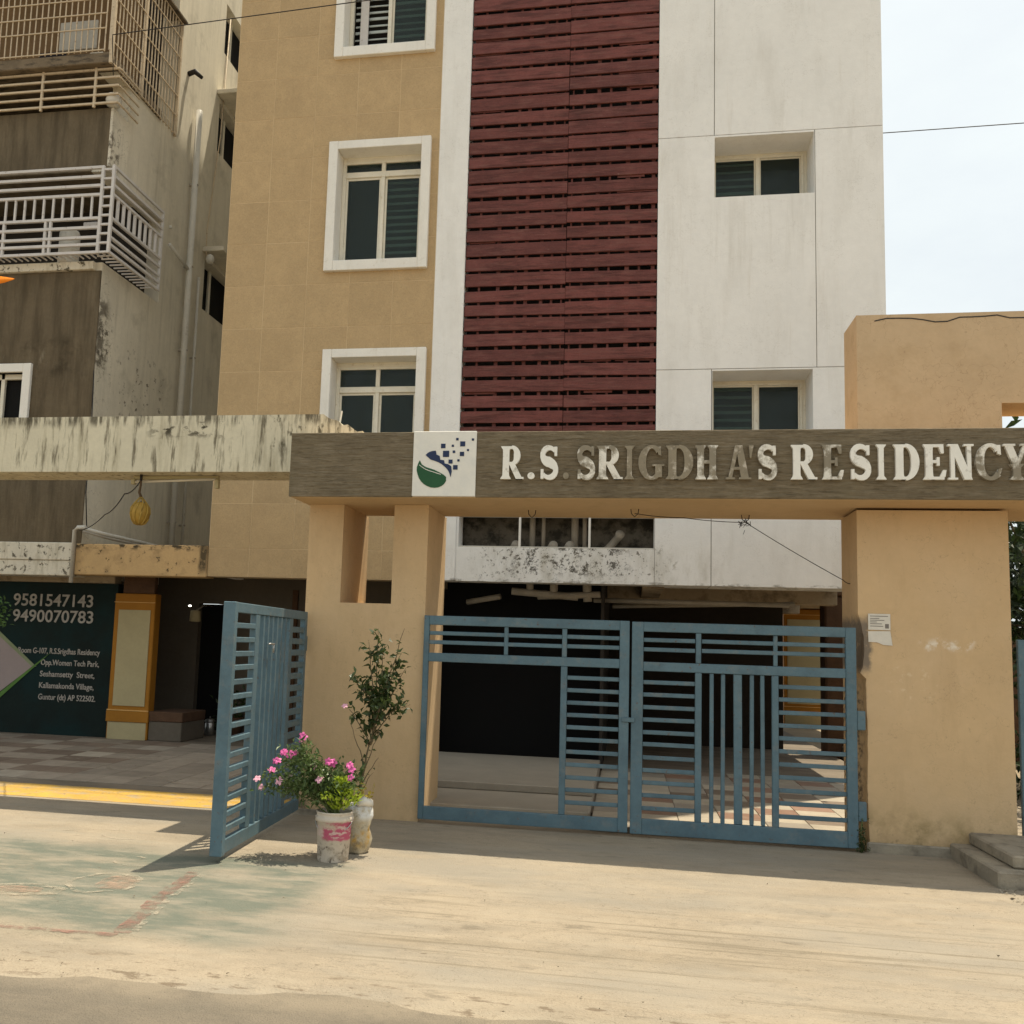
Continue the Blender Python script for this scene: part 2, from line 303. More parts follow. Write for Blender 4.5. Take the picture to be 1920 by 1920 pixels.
# glass: dark tinted, partly see-through
def glass(name, tint, mixf):
    M_ = bpy.data.materials.new(name); M_.use_nodes = True; n, l = M_.node_tree.nodes, M_.node_tree.links; n.clear()
    o = n.new('ShaderNodeOutputMaterial'); mx_ = n.new('ShaderNodeMixShader'); tr = n.new('ShaderNodeBsdfTransparent'); b = n.new('ShaderNodeBsdfPrincipled')
    tr.inputs[0].default_value = (*tint, 1); b.inputs['Base Color'].default_value = (.034,.046,.040, 1); b.inputs['Roughness'].default_value = .16
    g = n.new('ShaderNodeNewGeometry'); t_ = n.new('ShaderNodeTexNoise'); t_.inputs['Scale'].default_value = 5; t_.inputs['Detail'].default_value = 6
    r_ = n.new('ShaderNodeMapRange'); r_.inputs[1].default_value = .35; r_.inputs[2].default_value = .7; r_.inputs[3].default_value = .1; r_.inputs[4].default_value = .42
    l.new(g.outputs['Position'], t_.inputs['Vector']); l.new(t_.outputs[0], r_.inputs[0]); l.new(r_.outputs[0], b.inputs['Roughness'])
    mx_.inputs[0].default_value = mixf
    l.new(tr.outputs[0], mx_.inputs[1]); l.new(b.outputs[0], mx_.inputs[2]); l.new(mx_.outputs[0], o.inputs[0]); return M_
m_glass = glass('dark_window_glass', (.74,.84,.80), .36)
m_blind = mat('grey_blind', (.46,.50,.48), .6, .1, 4, 0)

# ------------------------------------------------------------------ mesh helpers
class MB:
    def __init__(s): s.v = []; s.f = []
    def box(s, x0, x1, y0, y1, z0, z1):
        b = len(s.v)
        s.v += [(x0,y0,z0),(x1,y0,z0),(x1,y1,z0),(x0,y1,z0),(x0,y0,z1),(x1,y0,z1),(x1,y1,z1),(x0,y1,z1)]
        s.f += [tuple(b+i for i in q) for q in ((0,3,2,1),(4,5,6,7),(0,1,5,4),(1,2,6,5),(2,3,7,6),(3,0,4,7))]
        return s
    def cbox(s, x0, x1, y0, y1, z0, z1, c=.006):
        """chamfered box"""
        b = len(s.v); c = min(c, (x1-x0)*.45, (y1-y0)*.45, (z1-z0)*.45)
        idx = {}
        for i, x in enumerate((x0, x1)):
            for j, y in enumerate((y0, y1)):
                for k, z in enumerate((z0, z1)):
                    sx, sy, sz = (c if i == 0 else -c), (c if j == 0 else -c), (c if k == 0 else -c)
                    for a, p in (('x', (x, y+sy, z+sz)), ('y', (x+sx, y, z+sz)), ('z', (x+sx, y+sy, z))):
                        idx[(i,j,k,a)] = len(s.v); s.v.append(p)
        I = lambda i,j,k,a: idx[(i,j,k,a)]
        for i in (0,1):
            q = [I(i,0,0,'x'), I(i,1,0,'x'), I(i,1,1,'x'), I(i,0,1,'x')]; s.f.append(tuple(q if i else q[::-1]))
        for j in (0,1):
            q = [I(0,j,0,'y'), I(1,j,0,'y'), I(1,j,1,'y'), I(0,j,1,'y')]; s.f.append(tuple(q[::-1] if j else q))
        for k in (0,1):
            q = [I(0,0,k,'z'), I(1,0,k,'z'), I(1,1,k,'z'), I(0,1,k,'z')]; s.f.append(tuple(q if k else q[::-1]))
        for j in (0,1):
            for k in (0,1):
                q = [I(0,j,k,'y'), I(1,j,k,'y'), I(1,j,k,'z'), I(0,j,k,'z')]; s.f.append(tuple(q if (j == k) == (j == 1) and False else q))
        for i in (0,1):
            for k in (0,1):
                s.f.append((I(i,0,k,'x'), I(i,1,k,'x'), I(i,1,k,'z'), I(i,0,k,'z')))
        for i in (0,1):
            for j in (0,1):
                s.f.append((I(i,j,0,'x'), I(i,j,1,'x'), I(i,j,1,'y'), I(i,j,0,'y')))
        for i in (0,1):
            for j in (0,1):
                for k in (0,1): s.f.append((I(i,j,k,'x'), I(i,j,k,'y'), I(i,j,k,'z')))
        return s
    def quad(s, a, b_, c, d):
        k = len(s.v); s.v += [a, b_, c, d]; s.f.append((k, k+1, k+2, k+3)); return s
    def tube(s, pts, rad, n=8, cap=True):
        pts = [Vector(p) for p in pts]; k0 = len(s.v)
        rr = rad if isinstance(rad, (list, tuple)) else [rad]*len(pts)
        ref = Vector((.13, .27, .95))
        for i, p in enumerate(pts):
            d = (pts[min(i+1, len(pts)-1)] - pts[max(i-1, 0)])
            d = d.normalized() if d.length > 1e-9 else Vector((0,0,1))
            a = d.cross(ref)
            if a.length < .05: a = d.cross(Vector((1,0,0)))
            a.normalize(); b_ = d.cross(a)
            for q in range(n):
                t = 2*math.pi*q/n; s.v.append(tuple(p + (a*math.cos(t) + b_*math.sin(t))*rr[i]))
        for i in range(len(pts)-1):
            for q in range(n):
                s.f.append((k0+i*n+q, k0+i*n+(q+1)%n, k0+(i+1)*n+(q+1)%n, k0+(i+1)*n+q))
        if cap:
            s.f.append(tuple(k0+q for q in range(n))[::-1]); s.f.append(tuple(k0+(len(pts)-1)*n+q for q in range(n)))
        return s
    def lathe(s, prof, cx=0, cy=0, n=24, cap=True):
        k0 = len(s.v)
        for r_, z in prof:
            for q in range(n):
                t = 2*math.pi*q/n; s.v.append((cx+r_*math.cos(t), cy+r_*math.sin(t), z))
        for i in range(len(prof)-1):
            for q in range(n):
                s.f.append((k0+i*n+q, k0+i*n+(q+1)%n, k0+(i+1)*n+(q+1)%n, k0+(i+1)*n+q))
        if cap:
            s.f.append(tuple(k0+q for q in range(n))[::-1]); s.f.append(tuple(k0+(len(prof)-1)*n+q for q in range(n)))
        return s
    def leaf(s, p, d, nrm, L, W, fold=.25):
        d = d.normalized(); side = d.cross(nrm)
        if side.length < 1e-4: side = d.cross(Vector((1,.3,.2)))
        side.normalize(); nn = side.cross(d)
        k = len(s.v)
        mid = p + d*L*.5
        s.v += [tuple(p), tuple(mid + side*W*.5 + nn*W*fold), tuple(p + d*L - nn*L*.08), tuple(mid - side*W*.5 + nn*W*fold), tuple(mid)]
        s.f += [(k, k+4, k+1), (k+1, k+4, k+2), (k+2, k+4, k+3), (k+3, k+4, k)]
        return s
    def mesh(s, name, off=(0,0,0), smooth=False):
        me = bpy.data.meshes.new(name)
        me.from_pydata([(x-off[0], y-off[1], z-off[2]) for x, y, z in s.v], [], s.f)
        import bmesh
        bm = bmesh.new(); bm.from_mesh(me); bmesh.ops.recalc_face_normals(bm, faces=bm.faces); bm.to_mesh(me); bm.free()
        if smooth:
            for p in me.polygons: p.use_smooth = True
        me.update(); return me

ORG = {}
def thing(name, label, cat, loc=(0,0,0), group=None, rz=0.):
    o = bpy.data.objects.new(name, None); COL.objects.link(o); o.empty_display_size = .2
    o.location = loc; o.rotation_euler = (0,0,rz); o['label'] = label; o['category'] = cat
    if group: o['group'] = group
    ORG[o.name] = Vector(loc) if rz == 0. else Vector((0,0,0)); return o
def link(name, me, mt, parent=None, loc=None):
    o = bpy.data.objects.new(name, me); COL.objects.link(o)
    if mt is not None and not me.materials: me.materials.append(mt)
    if parent is not None: o.parent = parent
    if loc is not None: o.location = loc
    return o
def worg(o):
    v = Vector((0,0,0))
    while o is not None:
        v += Vector(o.location); o = o.parent
    return v
def part(name, mb, mt, parent=None, smooth=False):
    """mb in world coordinates (or local ones for a rotated thing)"""
    off = (0,0,0)
    if parent is not None:
        r = parent
        while r.parent: r = r.parent
        off = tuple(ORG[r.name])
    o = link(name, mb.mesh(name, off, smooth), mt, parent)
    return o
def single(name, mb, mt, label, cat, loc, group=None, smooth=False):
    o = link(name, mb.mesh(name, loc, smooth), mt, None, loc)
    o['label'] = label; o['category'] = cat
    if group: o['group'] = group
    return o
def struct(name, mb, mt, loc=(0,0,0)):
    o = link(name, mb.mesh(name, loc), mt, None, loc); o['kind'] = 'structure'; return o
_cache = {}
def bar(name, size, center, mt, parent, c=.004, rot=None, off=None):
    """chamfered bar sharing mesh data by size; center in world (thing unrotated) or local coordinates"""
    key = (tuple(round(v, 4) for v in size), mt.name, c)
    if key not in _cache:
        sx, sy, sz = (v/2 for v in size)
        me = MB().cbox(-sx, sx, -sy, sy, -sz, sz, c).mesh(name); me.materials.append(mt); _cache[key] = me
    r = parent
    while r.parent: r = r.parent
    o = bpy.data.objects.new(name, _cache[key]); COL.objects.link(o); o.parent = parent
    o.location = Vector(center) - ORG[r.name] - (Vector(parent.location) if parent.parent else Vector((0,0,0)))
    if rot: o.rotation_euler = rot
    return o
def wall_holes(x0, x1, z0, z1, holes, yf, yb):
    """front wall sheet at y=yf with rectangular holes whose reveals run back to yb; closed at the edges"""
    xs = sorted({x0, x1, *[v for h in holes for v in h[:2]]}); zs = sorted({z0, z1, *[v for h in holes for v in h[2:]]})
    xs = [x for x in xs if x0 <= x <= x1]; zs = [z for z in zs if z0 <= z <= z1]
    mb = MB()
    def solid(i, j):
        if i < 0 or j < 0 or i >= len(xs)-1 or j >= len(zs)-1: return False
        cx, cz = (xs[i]+xs[i+1])/2, (zs[j]+zs[j+1])/2
        return not any(h[0] < cx < h[1] and h[2] < cz < h[3] for h in holes)
    for i in range(len(xs)-1):
        for j in range(len(zs)-1):
            if not solid(i, j): continue
            a, b_, c, d = xs[i], xs[i+1], zs[j], zs[j+1]
            mb.quad((a,yf,c),(b_,yf,c),(b_,yf,d),(a,yf,d)); mb.quad((a,yb,c),(a,yb,d),(b_,yb,d),(b_,yb,c))
            if not solid(i-1, j): mb.quad((a,yf,c),(a,yf,d),(a,yb,d),(a,yb,c))
            if not solid(i+1, j): mb.quad((b_,yf,c),(b_,yb,c),(b_,yb,d),(b_,yf,d))
            if not solid(i, j-1): mb.quad((a,yf,c),(a,yb,c),(b_,yb,c),(b_,yf,c))
            if not solid(i, j+1): mb.quad((a,yf,d),(b_,yf,d),(b_,yb,d),(a,yb,d))
    return mb
def weld(o):
    import bmesh
    bm = bmesh.new(); bm.from_mesh(o.data); bmesh.ops.remove_doubles(bm, verts=bm.verts, dist=1e-4); bmesh.ops.recalc_face_normals(bm, faces=bm.faces); bm.to_mesh(o.data); bm.free()
    return o

# ------------------------------------------------------------------ ground
def tris_grid(x0, x1, y0, y1, nx, ny, zf):
    mb = MB()
    for j in range(ny+1):
        for i in range(nx+1):
            x = x0+(x1-x0)*i/nx; y = y0+(y1-y0)*j/ny; mb.v.append((x, y, zf(x, y)))
    for j in range(ny):
        for i in range(nx):
            a = j*(nx+1)+i; mb.f.append((a, a+1, a+nx+2, a+nx+1))
    return mb
m_earth = mat('dry_earth', (.30,.24,.16), .95, .15, .5, .4, 12)
m_concrete = mat('dusty_concrete', (.335,.277,.201), .93, .11, .9, .6, 70, layers=(
    dict(color=(.22,.18,.125), scale=90, lo=.52, hi=.66, amt=.5, detail=3),
    dict(color=(.41,.345,.25), scale=60, lo=.57, hi=.68, amt=.5, detail=3),
    dict(color=(.20,.172,.13), scale=2.0, stretch=(.4,1.2,1), lo=.48, hi=.66, amt=.6),
    dict(color=(.15,.125,.09), scale=4.5, stretch=(.6,1.2,1), lo=.60, hi=.68, amt=.6),
    dict(color=(.11,.09,.065), scale=1.6, stretch=(.5,1.2,1), band=.0035, amt=.7, detail=8, box={'y':(4.6,7.2,.3)}),
    dict(color=(.20,.165,.115), scale=.55, stretch=(.3,1.6,1), lo=.50, hi=.62, amt=.45, box={'y':(4.6,6.6,.4)}),
    dict(color=(.27,.242,.195), scale=.8, stretch=(.5,1.2,1), lo=.45, hi=.62, amt=.75),
    dict(color=(.36,.31,.235), scale=3, stretch=(.35,1.6,1), lo=.5, hi=.7, amt=.6),
    dict(color=(.125,.140,.110), scale=2.4, stretch=(.6,1.4,1), lo=.30, hi=.55, amt=.92, wob=.35, wscale=1.6, box={'x':(-9,-1.95,.22),'y':(4.95,6.95,.25)}),
    dict(color=(.29,.255,.195), scale=3.2, stretch=(.5,1.6,1), lo=.5, hi=.62, amt=.65, box={'x':(-9,-1.7,.3),'y':(4.9,7.6,.3)}),
    dict(color=(.17,.14,.095), scale=5, stretch=(.10,3.4,1), lo=.54, hi=.62, amt=.6, box={'x':(-1.6,None,.5),'y':(4.7,6.3,.4)}),
    dict(color=(.13,.10,.065), scale=15, stretch=(.7,1.3,1), lo=.64, hi=.70, amt=.75),
    dict(color=(.17,.135,.09), scale=1.1, band=.0022, amt=.55, detail=5),
    dict(color=(.24,.20,.14), scale=6, stretch=(.4,1.5,1), lo=.54, hi=.66, amt=.5, box={'y':(7.4,None,.3)}),
    dict(color=(.16,.12,.08), scale=11, stretch=(.5,1.4,1), lo=.56, hi=.62, amt=.8, wob=.12, box={'y':(4.30,4.62,.07)}),
))
m_asphalt = mat('dusty_asphalt', (.205,.175,.132), .95, .12, 1.5, .9, 120, layers=(
    dict(color=(.27,.225,.165), scale=2.2, stretch=(.4,1.6,1), lo=.42, hi=.66, amt=.8),
    dict(color=(.09,.08,.065), scale=150, lo=.5, hi=.66, amt=.45, detail=2),
    dict(color=(.31,.258,.187), scale=4, lo=.30, hi=.55, amt=.92, wob=.16, wscale=2.5, box={'y':(4.22,None,.14)})))
m_floor_dark = mat('worn_parking_floor', (.19,.155,.115), .8, .12, 1.6, .15, 30, layers=(
    dict(color=(.12,.10,.075), scale=2.2, stretch=(.6,1.3,1), lo=.48, hi=.62, amt=.7),
    dict(color=(.34,.29,.225), scale=5, stretch=(.35,1.8,1), lo=.60, hi=.68, amt=.75)))
struct('ground', MB().quad((-400,-400,-.03),(400,-400,-.03),(400,400,-.03),(-400,400,-.03)), m_earth)
random.seed(4)
edge = [(-30, 4.42)] + [(-8+.12*i, 4.45 + .05*math.sin(i*.7) + .045*math.sin(i*.23+1) + random.uniform(-.02,.02)) for i in range(134)] + [(30, 4.42)]
mb = MB()
for (xa, ya_), (xb, yb_) in zip(edge[:-1], edge[1:]):
    mb.quad((xa, ya_, 0), (xb, yb_, 0), (xb, 12.6, 0), (xa, 12.6, 0)); mb.quad((xa, ya_, 0), (xa, ya_-.10, -.014), (xb, yb_-.10, -.014), (xb, yb_, 0))
weld(struct('driveway', mb, m_concrete))
struct('road', MB().quad((-120,-5,-.012),(120,-5,-.012),(120,4.6,-.012),(-120,4.6,-.012)), m_asphalt)

def worn(name, color, scale, lo, hi, stretch=(1,1,1)):
    """thin paint film, flaked off where a noise field is low"""
    M_ = mat(name, color, .9, .18, 7, .2, 40)
    n, l = M_.node_tree.nodes, M_.node_tree.links
    o = [q for q in n if q.type == 'OUTPUT_MATERIAL'][0]; b = [q for q in n if q.type == 'BSDF_PRINCIPLED'][0]
    g = n.new('ShaderNodeNewGeometry'); mp_ = n.new('ShaderNodeMapping'); mp_.inputs['Scale'].default_value = stretch
    t = n.new('ShaderNodeTexNoise'); t.inputs['Scale'].default_value = scale; t.inputs['Detail'].default_value = 10; t.inputs['Roughness'].default_value = .72
    r_ = n.new('ShaderNodeMapRange'); r_.inputs[1].default_value = lo; r_.inputs[2].default_value = hi
    tr = n.new('ShaderNodeBsdfTransparent'); mx_ = n.new('ShaderNodeMixShader')
    l.new(g.outputs['Position'], mp_.inputs[0]); l.new(mp_.outputs[0], t.inputs['Vector']); l.new(t.outputs[0], r_.inputs[0]); l.new(r_.outputs[0], mx_.inputs[0])
    l.new(tr.outputs[0], mx_.inputs[1]); l.new(b.outputs[0], mx_.inputs[2]); l.new(mx_.outputs[0], o.inputs[0]); return M_
# worn red border line painted on the driveway
m_redline = worn('worn_red_paint', (.265,.15,.115), 9, .42, .72)
m_redline_white = worn('worn_white_edging', (.44,.38,.29), 12, .46, .74)
random.seed(8)
def strip_paint(name, pts, w, mt, z=.004, seed=1, parent=None):
    random.seed(seed); mb = MB(); prev = None
    tot = []
    for (a, b_) in zip(pts[:-1], pts[1:]):
        n_ = max(2, int((Vector(b_)-Vector(a)).length/.05))
        for i in range(n_): tot.append(Vector(a).lerp(Vector(b_), i/n_))
    tot.append(Vector(pts[-1]))
    for i, p in enumerate(tot):
        d = (tot[min(i+1, len(tot)-1)]-tot[max(i-1, 0)]).normalized(); s_ = Vector((-d.y, d.x))*w/2
        l_ = p + s_*random.uniform(.7, 1.15); r_ = p - s_*random.uniform(.7, 1.15); cur = ((l_.x, l_.y, z), (r_.x, r_.y, z))
        if prev: mb.quad(prev[0], prev[1], cur[1], cur[0])
        prev = cur
    return struct(name, mb, mt)
strip_paint('painted_border_line', [(-2.88, 6.36), (-2.80, 5.7), (-2.655, 4.98)], .10, m_redline, .004, 3)
strip_paint('painted_border_line', [(-2.66, 4.94), (-3.3, 4.91), (-4.4, 4.93)], .055, m_redline, .004, 5)
strip_paint('painted_border_line', [(-2.80, 6.32), (-2.73, 5.7), (-2.60, 5.02)], .045, m_redline_white, .0055, 13)
# faded rangoli drawings, chalk on the paint
m_chalk = worn('faded_chalk', (.42,.36,.27), 10, .42, .72)
m_chalk_pink = worn('faded_pink_chalk', (.36,.25,.18), 8, .40, .72)
def ring_mb(cx, cy, rx, ry, w, rot=0, petals=0, z=.004, a0=0, a1=2*math.pi):
    mb = MB(); prev = None; N = 48
    for i in range(N+1):
        t = a0+(a1-a0)*i/N; k = 1 + (.16*abs(math.sin(petals*t/2)) if petals else 0)
        c, s_ = math.cos(t), math.sin(t)
        def P(q):
            x, y = rx*k*q*c, ry*k*q*s_
            return (cx + x*math.cos(rot)-y*math.sin(rot), cy + x*math.sin(rot)+y*math.cos(rot), z)
        cur = (P(1.0+random.uniform(-.03,.03)), P(1.0-w+random.uniform(-.03,.03)))
        if prev: mb.quad(prev[0], prev[1], cur[1], cur[0])
        prev = cur
    return mb
random.seed(21)
rg = thing('rangoli', 'faded flower shaped chalk drawing on the driveway left of the red line', 'floor drawing', (-3.3, 5.92, 0))
part('petal_ring', ring_mb(-3.30, 5.92, .21, .235, .16, .2, 5, .0045), m_chalk, rg)
part('petal_fill', ring_mb(-3.22, 5.95, .12, .16, .95, .2, 4, .0040), m_chalk_pink, rg)
rg2 = thing('rangoli', 'faded oval chalk drawing at the left edge of the driveway', 'floor drawing', (-3.68, 5.62, 0))
part('petal_ring', ring_mb(-3.68, 5.62, .25, .13, .32, .1, 6, .0045), m_chalk, rg2)
part('petal_fill', ring_mb(-3.70, 5.62, .14, .07, .95, .1, 4, .0040), m_chalk_pink, rg2)
for (cx, cy, rx, ry, lab) in ((-4.15, 7.35, .30, .12, 'thin curved chalk scribble on the sunlit driveway nearest the yellow kerb'),
                              (-3.62, 6.55, .26, .10, 'pale chalk arc left of the open gate tip')):
    q = thing('rangoli', lab, 'floor drawing', (cx, cy, 0))
    part('chalk_arc', ring_mb(cx, cy, rx, ry, .13, .15, 3, .0045, .4, 2.9), m_chalk, q)
    part('chalk_arc', ring_mb(cx+.22, cy-.08, rx*.6, ry*.8, .16, -.2, 0, .0045, 3.3, 5.9), m_chalk, q)

for (cx, cy, rx, ry, rot, lab) in ((-4.75, 9.95, .42, .16, .1, 'white chalk scribble on the dim floor just behind the yellow strip'),
                              (-6.1, 11.5, .34, .14, -.2, 'white chalk marks on the dim floor before the ochre column'),
                              (-5.9, 10.55, .36, .12, .3, 'faint chalk curve in the middle of the dim floor')):
    zc = .032+(cy-9.2)*.055/3.1+.012; q = thing('rangoli', lab, 'floor drawing', (cx, cy, zc))
    part('chalk_arc', ring_mb(cx, cy, rx, ry, .18, rot, 3, zc+.002, .2, 3.0), m_chalk, q)
    part('chalk_arc', ring_mb(cx+.25, cy-.12, rx*.7, ry*.9, .25, -rot, 4, zc, 3.0, 6.0), m_chalk, q)
# parking floor (dark, raised a little), yellow ramp kerb
mb = MB(); mb.v += [(-14,9.20,.030),(-3.05,9.26,.030),(-3.05,12.3,.085),(-14,12.3,.085),(-3.05,30,.085),(-14,30,.085),(-14,9.20,-.02),(-3.05,9.26,-.02)]; mb.f += [(0,1,2,3),(3,2,4,5),(6,7,1,0)]
struct('parking_floor', mb, m_floor_dark)
mb = MB(); mb.v += [(-14,8.66,.002),(-3.06,8.72,.002),(-3.06,9.258,.034),(-14,9.198,.034),(-14,9.20,-.02),(-3.06,9.26,-.02)]
mb.f += [(0,1,2,3),(3,2,5,4)]
o = struct('kerb', mb, m_yellow)
struct('parking_floor', MB().box(-3.04, 3.30, 9.66, 30, -.02, .03), m_floor_dark)
# floor tiles behind the closed gate
m_ft = [mat('floor_tile_'+n_, c, .55, .12, 5, .1, 30, coord='R', rnd=.12, layers=(dict(color=(.3,.25,.19), scale=9, lo=.5, hi=.7, amt=.4),)) for n_, c in
        (('cream', (.37,.32,.245)), ('rust', (.24,.145,.10)), ('brown', (.17,.13,.095)), ('grey', (.29,.25,.20)))]
random.seed(5)
ft_parent = struct('tiled_forecourt', MB().box(-.30, 3.28, 8.86, 13.4, -.015, .034), m_floor_dark, (0,0,0))
ORG[ft_parent.name] = Vector((0,0,0))
for j in range(11):
    for i in range(9):
        x = -.10 + .40*i; y = 9.08 + .40*j
        if x > 3.1: continue
        bar('floor_tile', (.394, .394, .012), (x, y, .041), random.choice(m_ft if (i+j) % 2 else [m_ft[0], m_ft[0], m_ft[3]]), ft_parent, .003)
random.seed(19)
lt_parent = struct('tiled_bay_floor', MB().box(-10.2, -4.3, 9.9, 12.9, -.02, .02), m_floor_dark)
ORG[lt_parent.name] = Vector((0,0,0))
m_bt = [mat('bay_tile_'+n_, c, .7, .15, 5, .1, 30, coord='R', rnd=.15, layers=(dict(color=(.30,.26,.21), scale=5, stretch=(.5,1.5,1), lo=.58, hi=.68, amt=.6),)) for n_, c in (('dust', (.27,.225,.175)), ('brown', (.18,.135,.10)), ('pale', (.33,.285,.225)))]
for j in range(8):
    for i in range(17):
        x = -10.0+.42*i; y = 9.75+.42*j; zf = .030+(y-9.2)*.055/3.1
        if x > -3.3: continue
        bar('floor_tile', (.412, .412, .008), (x, y, zf+.002), m_bt[1] if (i//2+j) % 2 and x < -6 else random.choice((m_bt[0], m_bt[0], m_bt[2] if x < -6 else m_bt[0])), lt_parent, .002, rot=(.0177, 0, 0))
# steps left behind the gate
m_step_in = mat('polished_step_stone', (.34,.30,.24), .5, .1, 3, .1, 30)
st = thing('entrance_steps', 'low pale stone steps behind the open bay of the closed gate', 'steps', (-1.2, 9.4, 0))
part('step', MB().cbox(-2.7, -.32, 9.30, 13.0, .0, .085, .008), m_step_in, st)
part('step', MB().cbox(-2.7, -.32, 10.30, 13.0, .087, .165, .008), m_step_in, st)

# ------------------------------------------------------------------ main building
FY = 12.5
B = thing('apartment_building', 'tall white and tan apartment block with a maroon slatted screen', 'building', (-1.3, FY, 0))
TOP = 15.2
# solid core above parking, walls and ceiling of the parking bay
part('wall', MB().box(-5.70, 3.15, FY+.95, 24, 2.76, TOP), m_white, B)
part('roof_tower', MB().cbox(-5.70, 3.10, 14.6, 24, TOP+.125, 19.9, .02), m_white, B)
part('roof_parapet', MB().cbox(-5.72, 3.16, 14.5, 14.6, TOP+.125, TOP+1.0, .01), m_white, B)
part('ceiling', MB().box(-9.6, 3.12, FY+.35, 24, 2.70, 2.755), m_ceiling, B)
part('wall', MB().box(-5.70, 3.17, FY+.02, FY+.96, TOP-.02, TOP+.12), m_white, B)
part('wall', MB().box(3.05, 3.17, FY+.16, FY+.95, 2.46, TOP-.02), m_white, B)       # right return
part('wall', MB().box(-5.72, -5.60, FY+.16, FY+.95, 2.46, TOP-.02), m_white, B)
part('drop_beam', MB().cbox(-5.74, 3.15, FY+.05, FY+.34, 2.455, 2.80), m_ceiling, B)
for y in (15.2, 18.4, 21.4): part('ceiling_beam', MB().cbox(-9.5, 3.1, y, y+.3, 2.38, 2.699), m_ceiling, B)
for x in (-2.9, .2): part('ceiling_beam', MB().cbox(x, x+.28, FY+.36, 24, 2.42, 2.698), m_ceiling, B)

# tile wall with windows
WIN = [(-4.13, -2.90, 10.10, 11.75), (-4.13, -2.90, 6.90, 8.56), (-4.08, -2.86, 3.85, 5.51), (-4.13, -2.90, 13.2, 13.9)]
weld(part('grout_wall', wall_holes(-5.74, -2.66, 2.44, TOP-.02, [w for w in WIN if w[3] < 13], FY-.0015, FY+.30), m_grout, B))
surround = [(w[0]-.125, w[1]+.125, w[2]-.14, w[3]+.115) for w in WIN]
tile_parent = part('tile_cladding', MB().box(-5.735, -2.67, FY+.0125, FY+.0135, 2.45, 2.46), m_grout, B)
vx = [-5.738] + [-5.142+.628*i for i in range(4)] + [-2.672]
hz = [2.445, 2.83] + [5.344-.627*4+.627*i for i in range(1, 18)]
def clip_rect(r, holes):
    out = [r]
    for h in holes:
        nxt = []
        for (a, b_, c, d) in out:
            if h[1] <= a or h[0] >= b_ or h[3] <= c or h[2] >= d: nxt.append((a, b_, c, d)); continue
            if c < h[2]: nxt.append((a, b_, c, h[2]))
            if d > h[3]: nxt.append((a, b_, h[3], d))
            cc, dd = max(c, h[2]), min(d, h[3])
            if a < h[0]: nxt.append((a, h[0], cc, dd))
            if b_ > h[1]: nxt.append((h[1], b_, cc, dd))
        out = nxt
    return out
random.seed(31)
shr = [(s[0]+.02, s[1]-.02, s[2]+.02, s[3]-.02) for s in surround]
for j in range(len(hz)-1):
    for i in range(len(vx)-1):
        if hz[j] > 13.5: continue
        jx, jz = random.uniform(-.004,.004), random.uniform(-.003,.003)
        for (a, b_, c, d) in clip_rect((vx[i]+.004, vx[i+1]-.004, hz[j]+.0035, min(hz[j+1], TOP-.05)-.0035), shr):
            if b_-a < .03 or d-c < .03: continue
            bar('tile', (b_-a, .02, d-c), ((a+b_)/2+jx*.3, FY+.006+random.uniform(-.0012,.0012), (c+d)/2+jz*.3), m_tile, tile_parent, .0015)

